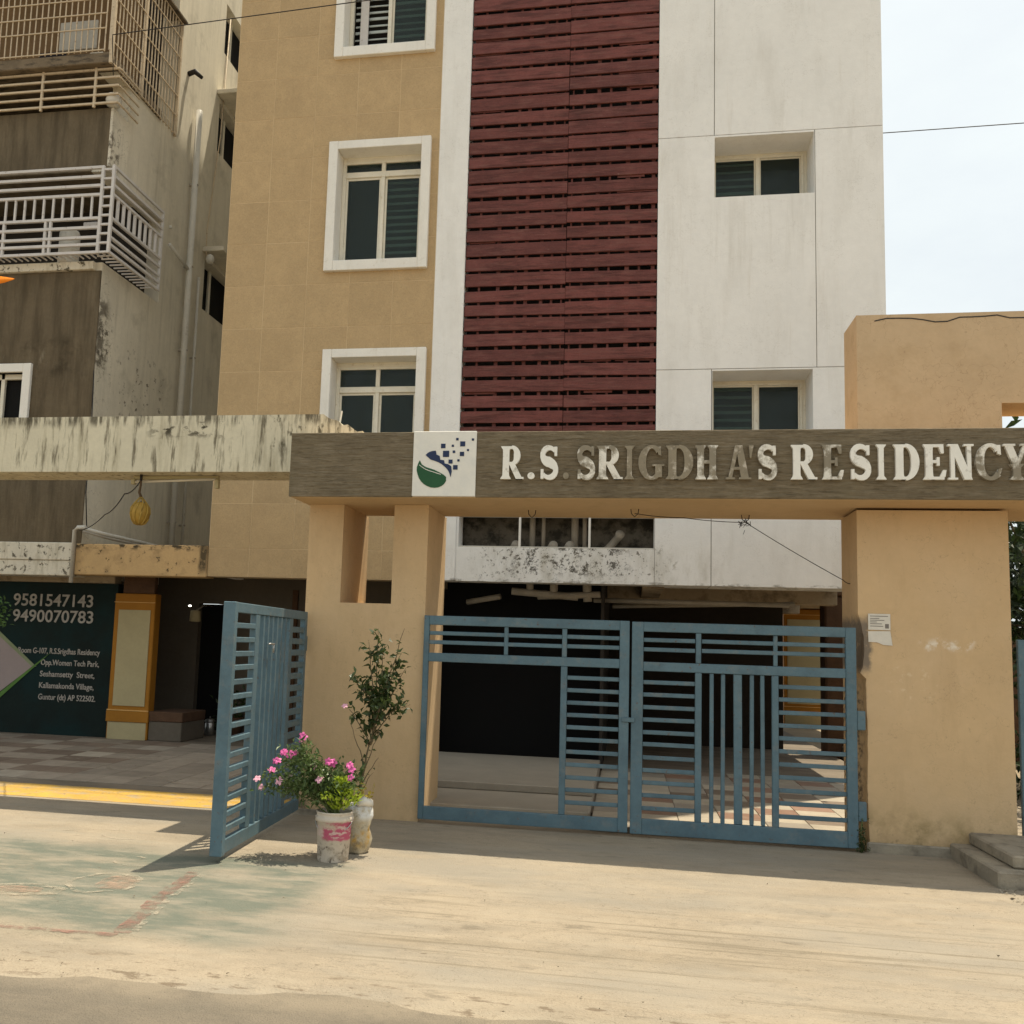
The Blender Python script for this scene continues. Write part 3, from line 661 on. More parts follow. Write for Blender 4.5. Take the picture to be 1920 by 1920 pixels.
def glazed_window(x0, x1, z0, z1, yf, toplight=0., open_left=False, bars=True, fmat=None, fw=.055, slat=True, sw=.03, blind=(0, 1)):
    """a recessed two-light window; returns the frame part with panes as sub-parts"""
    fmat = fmat or m_alu
    fr = MB(); yb = yf+.07
    fr.cbox(x0, x0+fw, yf, yb, z0, z1, .005); fr.cbox(x1-fw, x1, yf, yb, z0, z1, .005)
    fr.cbox(x0+fw, x1-fw, yf+.002, yb, z1-fw, z1, .005); fr.cbox(x0+fw, x1-fw, yf+.002, yb, z0, z0+fw, .005)
    xm = (x0+x1)/2
    zt = z1-fw
    if toplight:
        zt = z1-toplight
        fr.cbox(x0+fw, x1-fw, yf-.004, yb, zt-.03, zt+.055, .005); fr.cbox(xm-.03, xm+.03, yf+.003, yb, zt+.056, z1-fw, .005)
        zt -= .03
    fr.cbox(xm-.028, xm+.028, yf-.003, yb, z0+fw, zt, .005)
    f = part('window', fr, fmat, B)
    # sliding sashes
    for k, (a, b_) in enumerate(((x0+fw, xm-.028), (xm+.028, x1-fw))):
        if open_left and k == 0: continue
        s_ = MB(); w = sw; ys = yf+.02+.012*k
        s_.cbox(a, a+w, ys, ys+.03, z0+fw, zt, .003); s_.cbox(b_-w, b_, ys, ys+.03, z0+fw, zt, .003)
        s_.cbox(a+w, b_-w, ys+.001, ys+.03, zt-w, zt, .003); s_.cbox(a+w, b_-w, ys+.001, ys+.03, z0+fw, z0+fw+w, .003)
        part('sash', s_, fmat, f)
        part('pane', MB().box(a+w, b_-w, ys+.012, ys+.017, z0+fw+w, zt-w), m_glass, f)
    if open_left:
        part('sash', MB().cbox(x0+fw+.10, x0+fw+.22, yf+.02, yf+.05, z0+fw, zt, .004), m_rail_white, f)
    if toplight:
        for (a, b_) in ((x0+fw, xm-.03), (xm+.03, x1-fw)):
            part('pane', MB().box(a, b_, yf+.03, yf+.035, z1-toplight+.055, z1-fw), m_glass, f)
    if bars:
        k = int((zt-z0-fw)/.105); zz = [z0+fw+.06+.105*i for i in range(k)]
        for k in blind:
            a, b_ = ((x0+fw, xm-.01), (xm+.01, x1-fw))[k]
            for z in zz: part('blind_slat', MB().cbox(a, b_, yf+.11, yf+.125, z, z+.03+random.uniform(-.01,.02), .003), m_blind, f)
    # dark room box behind
    rb = MB(); d = .45
    rb.quad((x0,yf+d,z0),(x1,yf+d,z0),(x1,yf+d,z1),(x0,yf+d,z1)); rb.quad((x0,yf+.07,z0),(x0,yf+d,z0),(x0,yf+d,z1),(x0,yf+.07,z1)); rb.quad((x1,yf+.07,z0),(x1,yf+d,z0),(x1,yf+d,z1),(x1,yf+.07,z1))
    rb.quad((x0,yf+.07,z0),(x1,yf+.07,z0),(x1,yf+d,z0),(x0,yf+d,z0)); rb.quad((x0,yf+.07,z1),(x1,yf+.07,z1),(x1,yf+d,z1),(x0,yf+d,z1))
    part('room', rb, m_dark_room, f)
    return f
for k, w in enumerate(WIN[:3]):
    s = surround[k]
    sm = MB(); y0, y1 = FY-.075, FY+.02
    e = .006
    sm.cbox(s[0], w[0]+e, y0, FY+.293, s[2], s[3], .006); sm.cbox(w[1]-e, s[1], y0, FY+.293, s[2], s[3], .006)
    sm.cbox(w[0]+e+.001, w[1]-e-.001, y0+.002, FY+.293, w[3]-e, s[3], .006); sm.cbox(w[0]+e+.001, w[1]-e-.001, y0+.002, FY+.293, s[2], w[2]+e, .006)
    part('window_surround', sm, m_trim, B)
    glazed_window(w[0]+.008, w[1]-.008, w[2]+.008, w[3]-.05, FY+.20, toplight=(.36 if k == 2 else .235) if k else .3, open_left=(k == 0), blind=((0,1),(1,),())[k])
    part('window_packing', MB().box(w[0]+.008, w[1]-.008, FY+.205, FY+.27, w[3]-.05, w[3]-.007), m_alu, B)

# white pilaster between tiles and slats
part('pilaster', MB().cbox(-2.66, -2.245, FY-.03, FY+.30, 2.447, TOP-.02, .008), m_white, B)
# slat screen
SX0, SX1, SZ0 = -2.24, .338, 3.90
scr = part('louvre_screen', MB().box(SX0, SX1, FY+.30, FY+.32, SZ0, TOP-.03), m_dark_room, B)
P = .2121; rows = int((TOP-.1-SZ0)/P)
joint = -.867
random.seed(77)
zr0 = 4.53 - P*3 + .012
for r_ in range(rows):
    z = zr0 + P*r_
    if z < SZ0-.05 or z+P > TOP: continue
    for (a, b_) in ((SX0+.004, joint-.0015), (joint+.0015, SX1-.004)):
        h = .164 + random.uniform(-.014, .014)
        tilt = random.uniform(-.006, .006) + random.choice((0, 0, 0, random.uniform(-.014, .014)))
        bar('slat', (round(b_-a, 3), .03, round(h, 2)), ((a+b_)/2+random.uniform(-.003,.003), FY+.012+random.uniform(-.008,.008), z+.03+h/2+random.uniform(-.006,.006)), m_slat, scr, .004, rot=(random.uniform(-.03,.03), tilt, 0))
for x, w in ((-2.05,.03),(-1.79,.05),(-1.55,.035),(-1.41,.05),(-1.20,.045),(-1.06,.03),(-.925,.022),(-.81,.022),(-.66,.03),(-.46,.05),(-.30,.03),(-.06,.06),(.10,.03),(.28,.05)):
    part('screen_post', MB().cbox(x-w/2, x+w/2, FY+.036, FY+.085, SZ0, TOP-.05, .004), m_slat, scr)
# some backing planks that close gaps
for k in range(26):
    z = 4.2 + random.randint(0, 30)*P + .16; a = random.choice((-.20, -.05, -2.2, -.6)); L = random.uniform(.3, .55)
    if z > 10.8: continue
    bar('slat', (round(min(L, SX1-.02-a), 2), .012, .06), (a+min(L, SX1-.02-a)/2, FY+.030, z+.01), m_slat, scr, .002)
# white panels on the right
GAP = .0045
def panel(x0, x1, z0, z1, holes=()):
    return weld(part('wall_panel', wall_holes(x0+GAP, x1-GAP, z0+GAP, z1-GAP, list(holes), FY-.005, FY+.60), m_white, B))
R1 = (1.07, 2.325, 7.585, 8.42); R2 = (1.05, 2.285, 4.40, 5.235)
panel(.34-GAP, 1.065, 8.45, 11.64); panel(1.065, 3.17+GAP, 8.45, 11.64)
panel(.34-GAP, 2.335, 5.26, 8.45, [R1]); panel(2.335, 3.17+GAP, 5.26, 8.45)
panel(.34-GAP, 1.04, 2.445, 5.26); panel(1.04, 3.17+GAP, 2.445, 5.26, [R2])
panel(.34-GAP, 1.065, 11.64, TOP); panel(1.065, 3.17+GAP, 11.64, TOP)
part('backing_wall', wall_holes(.345, 3.165, 2.45, TOP-.03, [(R1[0]-.01, R1[1]+.01, R1[2]-.01, R1[3]+.01), (R2[0]-.01, R2[1]+.01, R2[2]-.01, R2[3]+.01)], FY+.012, FY+.592), m_dark_back, B)
for w in (R1, R2):
    glazed_window(w[0]+.01, w[1]-.045, w[2]+.0, w[3]-.035, FY+.48, fw=.032, sw=.018, blind=(0,))
    part('window_packing', MB().box(w[0]+.002, w[1]-.002, FY+.50, FY+.56, w[3]-.035, w[3]-.002), m_alu, B)
    part('window_packing', MB().box(w[1]-.045, w[1]-.002, FY+.50, FY+.56, w[2]+.002, w[3]-.036), m_alu, B)
    part('fixing_knob', MB().lathe([(.002,0),(.02,.004),(.02,.03),(.004,.04)], w[1]-.05, FY+.485, 10), m_pipe_dark, B, True)
# wall below the screen with the duct opening
OP = (-2.215, .332, 2.90, 3.34)
weld(part('wall_panel', wall_holes(-2.243, .336, 2.447, SZ0-.01, [OP], FY-.004, FY+.32), m_white, B))
part('duct_recess', wall_holes(-2.24, .335, 2.5, 3.8, [], FY+.50, FY+.52), mat('mouldy_duct_wall', (.14,.125,.10), .95, .2, 4, .3, 20, layers=(dict(color=(.03,.028,.022), scale=5, lo=.45, hi=.58, amt=.9),)), B)
part('duct_ledge', MB().box(-2.24, .335, FY+.32, FY+.50, 2.84, 2.895), m_dark_back, B)
for x in (-1.40, -.49): part('opening_bar', MB().cbox(x-.014, x+.014, FY+.0, FY+.05, 2.90, 3.34, .004), m_trim, B)
part('opening_bar', MB().cbox(-2.21, .33, FY+.005, FY+.04, 2.896, 2.918, .004), m_pvc, B)
for x, r_, tilt in ((-1.27,.04,0), (-1.12,.028,0), (-.70,.05,0), (-.57,.03,0)):
    part('drain_pipe', MB().tube([(x, FY+.40, 2.86), (x+tilt, FY+.40, 3.75)], r_, 10), m_pipe_dark, B, True)
part('drain_pipe', MB().tube([(-.34, FY+.40, 2.87), (-.22, FY+.36, 2.98), (-.12, FY+.30, 3.09), (-.10, FY+.22, 3.12)], [.05,.05,.05,.062], 12), m_pipe_dark, B, True)
for x in (-1.52, -1.02, -.80):
    part('drain_pipe', MB().tube([(x, FY+.42, 2.85), (x+.01, FY+.38, 2.95), (x+.05, FY+.22, 2.965)], [.055,.055,.06], 12), m_pipe_dark, B, True)
# cluster of drain pipes hanging under the slab
for (a, b_, r_) in (((-1.55, FY+.55, 2.36), (-.65, FY+.6, 2.30), .05), ((-1.2, FY+.65, 2.30), (-.35, FY+.55, 2.34), .045), ((-1.75, FY+.9, 2.30), (-2.25, FY+1.1, 2.22), .04),
                    ((-.98, FY+.6, 2.70), (-.98, FY+.6, 2.30), .055), ((-.55, FY+.6, 2.70), (-.52, FY+.6, 2.24), .06), ((-1.32, FY+.58, 2.7), (-1.30, FY+.58, 2.32), .05),
                    ((-.45, FY+.9, 2.28), (2.2, FY+1.4, 2.30), .035), ((-.2, FY+1.3, 2.22), (2.4, FY+2.2, 2.36), .03)):
    part('drain_pipe', MB().tube([a, b_], r_, 10), m_pipe_dark, B, True)
# parking interior walls, coloured near black to carry the deep shade
part('wall', MB().box(-2.9, -.30, 14.0, 14.1, .0, 2.69), m_unlit_black, B)
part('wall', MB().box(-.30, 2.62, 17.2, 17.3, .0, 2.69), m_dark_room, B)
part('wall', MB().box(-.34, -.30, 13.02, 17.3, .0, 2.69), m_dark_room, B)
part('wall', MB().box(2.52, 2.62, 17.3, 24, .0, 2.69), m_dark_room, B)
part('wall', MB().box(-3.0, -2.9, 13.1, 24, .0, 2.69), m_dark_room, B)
# ochre columns with cream panels
def column(x0, x1, y0, y1, z0, z1):
    c = part('column', MB().cbox(x0, x1, y0, y1, z0, z1, .01), m_ochre, B); w = x1-x0
    part('column_panel', MB().cbox(x0+.075, x1-.06, y0-.012, y0-.001, z0+.48, z1-.24, .003), m_panel_cream, c)
    part('column_band', MB().cbox(x0-.012, x1+.012, y0-.018, y1+.01, z0+.25, z0+.405, .006), m_ochre, c)
    part('column_line', MB().cbox(x0-.008, x1+.008, y0-.016, y0-.001, z0+.408, z0+.425, .003), m_ochre_line, c)
    part('column_line', MB().cbox(x0-.004, x1+.004, y0-.012, y0-.001, z1-.135, z1-.122, .003), m_ochre_line, c)
    part('column_foot', MB().cbox(x0+.015, x1-.02, y0-.006, y1-.01, z0-.01, z0+.248, .006), m_panel_cream, c)
    part('column_head', MB().cbox(x0+.10, x1-.04, y0+.03, y1-.05, z1, 2.70, .01), m_brick, c)
    return c
column(-7.44, -6.80, 13.10, 13.28, .085, 2.20)
column(3.62, 4.62, 23.6, 24.3, .03, 2.70)
part('ceiling', MB().box(3.0, 4.8, 19.0, 24.3, 2.72, 2.9), m_ceiling, B)
part('plinth', MB().cbox(-6.79, -6.28, 13.12, 13.9, .085, .36, .01), m_pale_wall, B)
part('plinth_band', MB().cbox(-6.80, -6.27, 13.11, 13.9, .361, .50, .01), m_brick, B)
# rear wall of left bay with dark door and dark window
part('wall', wall_holes(-9.6, -2.95, .0, 2.69, [(-6.95, -6.45, .08, 2.15), (-6.0, -5.35, 1.05, 2.05)], 14.9, 15.05), m_pale_wall, B)
part('door', MB().cbox(-6.94, -6.46, 15.0, 15.04, .09, 2.14, .006), m_unlit_black, B)
part('window', MB().cbox(-6.0, -5.35, 14.96, 15.0, 1.06, 2.04, .004), m_unlit_black, B)
part('door_frame', MB().cbox(-6.42, -6.34, 14.86, 14.93, .09, 2.2, .006), m_brick, B)
part('door_frame', MB().cbox(-5.33, -5.24, 14.86, 14.93, .09, 2.4, .006), m_brick, B)

# ------------------------------------------------------------------ neighbouring block on the left
NB = thing('apartment_building', 'weathered olive brown and cream block with caged balconies on the left', 'building', (-9.5, FY, 0))
LX = -7.70
weld(part('side_wall', (lambda mb: mb)(wall_holes(12.5, 24, 2.44, TOP, [(15.75, 17.2, 7.55, 8.55), (15.9, 17.4, 10.75, 11.75), (15.75, 17.2, 12.6, 13.8)], 0, .3)), m_side_wall, NB)) if False else None
# side wall is in the YZ plane: build it by hand
def yz_wall(y0, y1, z0, z1, holes, xf, xb):
    w = wall_holes(y0, y1, z0, z1, holes, 0.0, 1.0); mb = MB()
    mb.v = [(xf + (xb-xf)*q, y, z) for (y, q, z) in w.v]; mb.f = w.f; return mb
SH0 = [(12.4, 14.25, 7.062, 8.488), (12.4, 12.93, 9.482, 10.068), (12.4, 14.28, 10.242, 12.94)]
SH = [(15.85, 17.3, 7.55, 8.50), (16.05, 17.5, 10.70, 11.65), (16.1, 17.4, 12.7, 13.7)]
weld(part('side_wall', yz_wall(12.52, 24, 2.44, TOP, SH+SH0, LX, LX-.30), m_side_wall, NB))
for h in SH:
    w_ = part('window', MB().box(LX-.26, LX-.22, h[0], h[1], h[2], h[3]), m_unlit_black, NB)
    ym = h[0]+.62
    part('window_frame', MB().cbox(LX-.215, LX-.17, ym-.04, ym+.04, h[2], h[3]), m_alu, w_)
    part('window_frame', MB().cbox(LX-.215, LX-.17, h[0], h[1], h[2], h[2]+.05), m_alu, w_)
for (z, y0) in ((8.58, 15.7), (11.75, 15.9)):
    part('window_shade', MB().cbox(LX, LX+.42, y0, 18, z, z+.09, .01), m_side_wall, NB)
# front: dark bands, balcony voids, ledges
NX = -13.0
NW = (-9.9, -8.82, 4.25, 5.40)
weld(part('front_wall', wall_holes(NX, LX-.002, 2.88, 6.93, [NW], FY, FY+.3), m_brown_wall, NB))
part('front_wall', MB().box(NX, LX-.04, FY, FY+.2, 8.55, 9.48), m_brown_wall, NB)
part('slab_ledge', MB().cbox(NX, LX-.10, FY-.06, FY+1.4, 6.935, 7.06, .008), m_cream_strip, NB)
part('slab_ledge', MB().cbox(NX, LX-.305, FY+.01, FY+1.4, 8.49, 8.548, .006), m_brown_wall, NB)
part('slab_ledge', MB().cbox(NX, LX+.02, FY-.22, FY+1.4, 10.07, 10.24, .012), m_slab_edge, NB)
part('corner_strip', MB().cbox(LX-.04, LX+.004, FY-.004, FY+.25, 8.55, 9.48, .004), m_side_wall, NB)
part('balcony_back', MB().box(NX, LX-.302, FY+1.295, FY+1.4, 7.062, 8.487), m_dark_room, NB)
part('balcony_back', MB().box(LX-.299, LX-.27, FY+1.2, 14.249, 7.063, 8.487), m_dark_room, NB)
part('balcony_back', MB().box(LX-.299, LX-.27, FY+1.15, 14.279, 10.243, 12.939), MATS['unlit_room_wall'], NB)
part('balcony_back', MB().box(NX, LX-.31, FY+1.3, FY+1.4, 8.6, TOP), m_dark_room, NB)
part('roof_slab', MB().cbox(NX, LX+.1, FY-.1, 24, TOP, TOP+.15), m_side_wall, NB)
part('wall', MB().box(NX, LX-.31, FY+1.42, 24, 2.76, TOP-.01), m_side_wall, NB)
part('wall', MB().box(NX, LX-.01, FY+.02, FY+.25, 12.95, TOP-.01), m_brown_wall, NB)
# base strips and slab
part('base_strip', MB().cbox(NX, -7.77, FY-.06, FY+.3, 2.62, 2.875, .01), m_cream_strip, NB)
part('base_strip', MB().cbox(NX, -7.765, FY-.045, FY+.3, 2.40, 2.618, .01), m_cream_strip, NB)
part('base_strip', MB().cbox(-7.755, -5.745, FY-.03, FY+.25, 2.42, 2.865, .012), m_orange_strip, NB)
part('soffit', MB().box(NX, -5.75, FY+.25, 15, 2.60, 2.699), m_ceiling, NB)
# white framed window at far left
w_ = part('window', MB().box(NW[0], NW[1], FY+.14, FY+.16, NW[2], NW[3]), m_unlit_black, NB)
fr = MB(); fr.cbox(NW[1]-.0, NW[1]+.13, FY-.05, FY+.2, NW[2]-.13, NW[3]+.13, .006); fr.cbox(NW[0], NW[1]-.001, FY-.048, FY+.2, NW[3], NW[3]+.13, .006); fr.cbox(NW[0], NW[1]-.001, FY-.048, FY+.2, NW[2]-.13, NW[2], .006)
part('window_frame', fr, m_trim, w_)
fr = MB(); fr.cbox(NW[1]-.42, NW[1]-.36, FY+.07, FY+.12, NW[2], NW[3], .004); fr.cbox(NW[0], NW[1], FY+.07, FY+.119, NW[3]-.08, NW[3], .004)
part('window_frame', fr, m_alu, w_)

def grille(name, label_mat, bars_, parent=NB):
    """bars_: list of (p0, p1, half) -> each an own part under a grille part"""
    root = None
    for (p0, p1, h) in bars_:
        p0, p1 = Vector(p0), Vector(p1); d = p1-p0; ax = max(range(3), key=lambda i: abs(d[i])); size = [2*h]*3; size[ax] = round(d.length, 2)
        if root is None:
            mb = MB(); c = (p0+p1)/2; s = Vector(size)/2; mb.cbox(c.x-s.x, c.x+s.x, c.y-s.y, c.y+s.y, c.z-s.z, c.z+s.z, .003)
            root = part(name, mb, label_mat, parent); continue
        bar('grille_bar', size, (p0+p1)/2, label_mat, root, .003)
    return root
# balcony railing (wraps the corner)
RY, RXc = FY-.25, -7.46
bl = []
for z in (8.40, 8.26, 8.12, 7.98, 7.62, 7.48, 7.33, 7.22, 7.10):
    h = .021
    bl.append(((NX, RY, z), (-7.64, RY, z), h)); bl.append(((RXc, RY+.02, z), (RXc, 13.76, z), h))
for z in [7.10+.14*i for i in range(10)]: bl.append(((-7.62, RY-.001, z), (RXc-.01, RY-.001, z), .016))
for x in (RXc, -7.63): bl.append(((x, RY-.003, 7.08), (x, RY-.003, 8.42), .022))
for y in (13.76,): bl.append(((RXc, y, 7.08), (RXc, y, 8.42), .020))
for i in range(15):
    x = -7.78-.155*i; bl.append(((x, RY+.002, 7.62), (x, RY+.002, 7.98), .015))
for i in range(9):
    y = RY+.17+.165*i; bl.append(((RXc-.002, y, 7.62), (RXc-.002, y, 7.98), .019))
for x in (-8.42, -8.50, -9.18, -9.9): bl.append(((x, RY+.004, 7.10), (x, RY+.004, 7.62), .020))
for i in range(24):   # floor bars of the basket
    x = -7.55-.10*i; bl.append(((x, RY+.01, 7.085), (x, FY-.08, 7.085), .010))
for i in range(12):
    y = RY+.1+.115*i; bl.append(((RXc-.01, y, 7.085), (LX+.01, y, 7.085), .010))
grille('balcony_railing', m_rail_white, bl)
# barrel on the balcony
part('water_drum', MB().lathe([(.14,7.07),(.15,7.1),(.15,7.3),(.16,7.32),(.15,7.34),(.15,7.55),(.13,7.6)], -8.32, FY+.10, 20), m_pvc, NB, True)
part('hanging_cloth', MB().cbox(-8.25, -8.02, FY+.3, FY+.33, 7.72, 7.84, .01), m_rail_white, NB)
# middle grille: horizontal bars
GY, GX = FY-.10, -7.58
bl = []
for i in range(5):
    z = 9.50+.135*i; bl.append(((NX, GY, z), (GX, GY, z), .016)); bl.append(((GX, GY+.02, z), (GX, 13.0, z), .013))
for x in (-7.97, -8.85, -9.75): bl.append(((x, GY+.003, 9.44), (x, GY+.003, 10.08), .018))
grille('window_grille', m_rail_tan, bl)
part('water_pot', MB().lathe([(.03,9.49),(.10,9.52),(.12,9.60),(.10,9.68),(.06,9.70)], -7.72, FY+.02, 16), m_pvc, NB, True)
# top cage: dense mesh of bars
CY, CX = FY-.22, -7.79
bl = []
for i in range(34):
    x = CX-.098*i; bl.append(((x, CY, 10.25), (x, CY, 12.95), .0085))
for z in (10.27, 10.62, 10.86, 11.10, 11.34, 11.60, 11.86, 12.12, 12.4): bl.append(((NX, CY-.012, z), (CX, CY-.012, z), .009))
for i in range(21):
    y = CY+.05+.10*i; bl.append(((CX+.12, y, 10.05), (CX+.12, y, 12.10), .0085))
for z in (10.07, 10.40, 10.75, 11.1, 11.45, 11.8, 12.08): bl.append(((CX+.135, CY, z), (CX+.135, 14.36, z), .009))
for x, y in ((CX+.12, CY), (CX+.12, CY+.9), (CX+.12, 14.36)): bl.append(((x, y, 10.05), (x, y, 12.1), .024))
bl.append(((CX+.1, CY-.005, 10.25), (CX+.1, CY-.005, 12.95), .022))
grille('balcony_cage', m_rail_tan, bl)
part('cage_roof', MB().cbox(CX-.1, CX+.20, CY, 14.42, 12.11, 12.15, .006), m_slab_edge, NB)
part('balcony_wall', MB().box(NX, LX-.305, FY+1.22, FY+1.28, 10.24, 12.9), mat('brown_balcony_wall', (.17,.105,.05), .9, .15, 2), NB)
part('hanging_sheet', MB().cbox(-8.95, -8.30, FY+.35, FY+.38, 10.72, 11.20, .01), mat('grey_sheet', (.42,.40,.35), .9, .1, 3, .3, 9), NB)
part('hanging_cloth', MB().cbox(-9.25, -8.78, FY+.30, FY+.33, 10.30, 10.68, .01), mat('dark_cloth', (.02,.018,.024), .95, .2, 5, .3, 12), NB)
part('storage_box', MB().cbox(-8.22, -7.98, FY+.05, FY+.25, 10.25, 10.45, .02), m_cream_strip, NB)
# vertical pipes on the side wall
def vpipe(y, z0, z1, r_, mt=m_pvc):
    p_ = part('drain_pipe', MB().tube([(LX+.05+r_, y, z0), (LX+.05+r_, y, z1)], r_, 12), mt, NB, True)
    z = z0+.6
    while z < z1:
        part('pipe_clip', MB().cbox(LX, LX+.06+2*r_, y-.02, y+.02, z, z+.03, .004), m_pipe_dark, p_); z += 1.5
vpipe(15.05, 2.9, 10.9, .055); vpipe(15.5, 2.9, 8.0, .025); vpipe(14.35, 8.4, 8.45, .02)
part('drain_pipe', MB().tube([(LX+.1, 15.05, 7.95), (LX+.1, 14.3, 8.1)], .03, 10), m_pvc, NB, True)
part('service_cable', MB().tube([(LX+.02, 16.25, 13.5), (LX+.03, 16.1, 11), (LX+.05, 15.75, 9.0), (LX+.08, 15.72, 8.5)], .012, 6), m_rail_tan, NB, True)
part('wall_lamp', MB().lathe([(.01,8.34),(.055,8.36),(.08,8.42),(.065,8.49),(.02,8.52)], LX+.16, 15.72, 16), m_pvc, NB, True)
part('lamp_bracket', MB().tube([(LX, 14.75, 11.42), (LX+.12, 14.75, 11.46), (LX+.24, 14.8, 11.36)], [.045,.05,.03], 8), m_wire, NB, True)
# pvc conduit over the strips
part('conduit', MB().tube([(-7.745, FY-.10, 2.30), (-7.745, FY-.10, 3.05), (-7.70, FY-.10, 3.09), (-7.58, FY-.10, 3.09)], .03, 10), m_pvc, NB, True)
part('conduit', MB().tube([(-7.60, FY-.08, 3.07), (-7.45, FY+.2, 3.03), (-7.2, 14.8, 2.97)], .028, 10), m_pvc, NB, True)
part('conduit', MB().tube([(-7.60, FY-.12, 3.03), (-7.40, FY+.3, 2.97), (-7.15, 15.0, 2.93)], .018, 8), m_pipe_dark, NB, True)
part('service_cable', MB().tube([(-7.68, FY-.03, 5.4), (-7.64, FY-.05, 4.6), (-7.66, FY-.03, 3.6), (-7.60, FY-.04, 3.1)], .008, 6), m_wire, NB, True)

# mural wall with painted phone numbers
MW = thing('mural_wall', 'dark green wall with two painted phone numbers and an address', 'wall', (-8.6, 13.2, .085))
part('wall', MB().box(-12.5, -7.46, 13.2, 13.35, .085, 2.34), m_mural, MW)
part('wall_head', MB().cbox(-12.5, -7.5, 13.15, 13.35, 2.345, 2.60, .01), m_ceiling, MW)
def text_part(s, x0, x1, zb, h, y, mt, parent, name='lettering'):
    cu = bpy.data.curves.new('lettering', 'FONT'); cu.body = s; cu.size = 1.0; cu.extrude = 0.012; cu.offset = .012; cu.resolution_u = 3
    ob = bpy.data.objects.new('tmp', cu); COL.objects.link(ob)
    dg = bpy.context.evaluated_depsgraph_get(); me = bpy.data.meshes.new_from_object(ob.evaluated_get(dg))
    bpy.data.objects.remove(ob)
    xs = [v.co.x for v in me.vertices]; ys = [v.co.y for v in me.vertices]
    w0, w1 = min(xs), max(xs); cap = .72
    sx, sz = (x1-x0)/(w1-w0), h/cap
    off = ORG[parent.name]
    for v in me.vertices:
        v.co = Vector((x0+(v.co.x-w0)*sx, y + v.co.z*-.25, zb+v.co.y*sz)) - off
    me.materials.clear()
    o = link(name, me, mt, parent); return o
text_part('9581547143', -9.17, -7.85, 1.985, .185, 13.194, m_mural_text, MW)
text_part('9490070783', -9.16, -7.83, 1.745, .185, 13.194, m_mural_text, MW)
text_part('Room G-107, R.S.Srigdhas Residency', -9.02, -7.68, 1.275, .085, 13.194, m_mural_text, MW)
text_part('Opp.Women Tech Park,', -8.63, -7.68, 1.105, .085, 13.194, m_mural_text, MW)
text_part('Seshamsetty  Street,', -8.63, -7.74, .935, .085, 13.194, m_mural_text, MW)
text_part('Kallamakonda Village,', -8.63, -7.74, .765, .085, 13.194, m_mural_text, MW)
text_part('Guntur (dt) AP 522502.', -8.63, -7.70, .595, .085, 13.194, m_mural_text, MW)
def flat(pts, y, t=.006):
    mb = MB(); n_ = len(pts); mb.v = [(x, y, z) for x, z in pts] + [(x, y+t, z) for x, z in pts]
    mb.f = [tuple(range(n_)), tuple(range(2*n_-1, n_-1, -1))] + [(i, (i+1) % n_, n_+(i+1) % n_, n_+i) for i in range(n_)]
    return mb
part('painted_shape', flat([(-9.8,1.85),(-8.77,1.07),(-9.8,.28)], 13.192), m_mural_pink, MW)
part('painted_shape', flat([(-9.8,1.93),(-8.70,1.075),(-8.772,1.072),(-9.8,1.855)], 13.190), m_mural_edge, MW)
part('painted_shape', flat([(-8.47,1.30),(-9.9,.02),(-9.9,.16),(-8.80,1.05)], 13.188), m_mural_green, MW)

# ------------------------------------------------------------------ gateway
G = thing('gateway', 'tan gateway with brown lettered beam over the blue gates', 'gateway', (0, 8.74, 0))
def ext(pts2, y0, y1): return flat(pts2, y0, y1-y0)
PLX0, PLX1, PY0, PY1 = -3.005, -1.84, 8.745, 9.65
weld(part('pillar', wall_holes(PLX0, PLX1, -.02, 2.90, [(-2.665, -2.17, 1.965, 2.95)], PY0, PY1), m_tan, G))
part('pillar_plinth', MB().cbox(PLX0-.012, -2.62, PY0-.015, PY1, -.02, .05, .006), m_stone, G)
RPX0, RPX1, RPY1 = 1.95, 3.155, 9.36
# right pillar with an uneven chipped left edge
random.seed(15)
mb = MB(); zs = [-.02+.05*i for i in range(59)]; prof = []
def chip(z):
    n_ = .035*(.5+.5*math.sin(z*7.3+1.2)) + random.uniform(0, .018)
    if 1.45 < z < 1.95: return .045*math.sin((z-1.45)/.5*math.pi) + random.uniform(0,.014)
    if z <= 1.45: return .055 + .25*n_
    return 0.
for z in zs: prof.append((RPX0+chip(z), RPX0+chip(z)*.35, min(z, 2.90)))
mb = MB()
for k, (xf, xs_, z) in enumerate(prof):
    mb.v += [(xf, PY0, z), (RPX1, PY0, z), (RPX1, RPY1, z), (RPX0, RPY1, z), (RPX0+ (xf-RPX0)*.9, PY0+.10, z), (RPX0, PY0+.24, z)]
order = [0, 1, 2, 3, 5, 4]
for k in range(len(prof)-1):
    for a in range(6):
        i, j = order[a], order[(a+1) % 6]; mb.f.append((k*6+i, k*6+j, (k+1)*6+j, (k+1)*6+i))
mb.f.append(tuple(order)); mb.f.append(tuple((len(prof)-1)*6+i for i in order))
part('pillar', mb, m_tan, G)
part('pillar_plinth', MB().cbox(RPX0+.04, RPX1-.35, PY0-.03, PY0-.001, -.02, .085, .012), m_stone, G)
part('pillar', MB().cbox(4.75, 5.9, PY0, RPY1, -.02, 2.90, .01), m_tan, G)
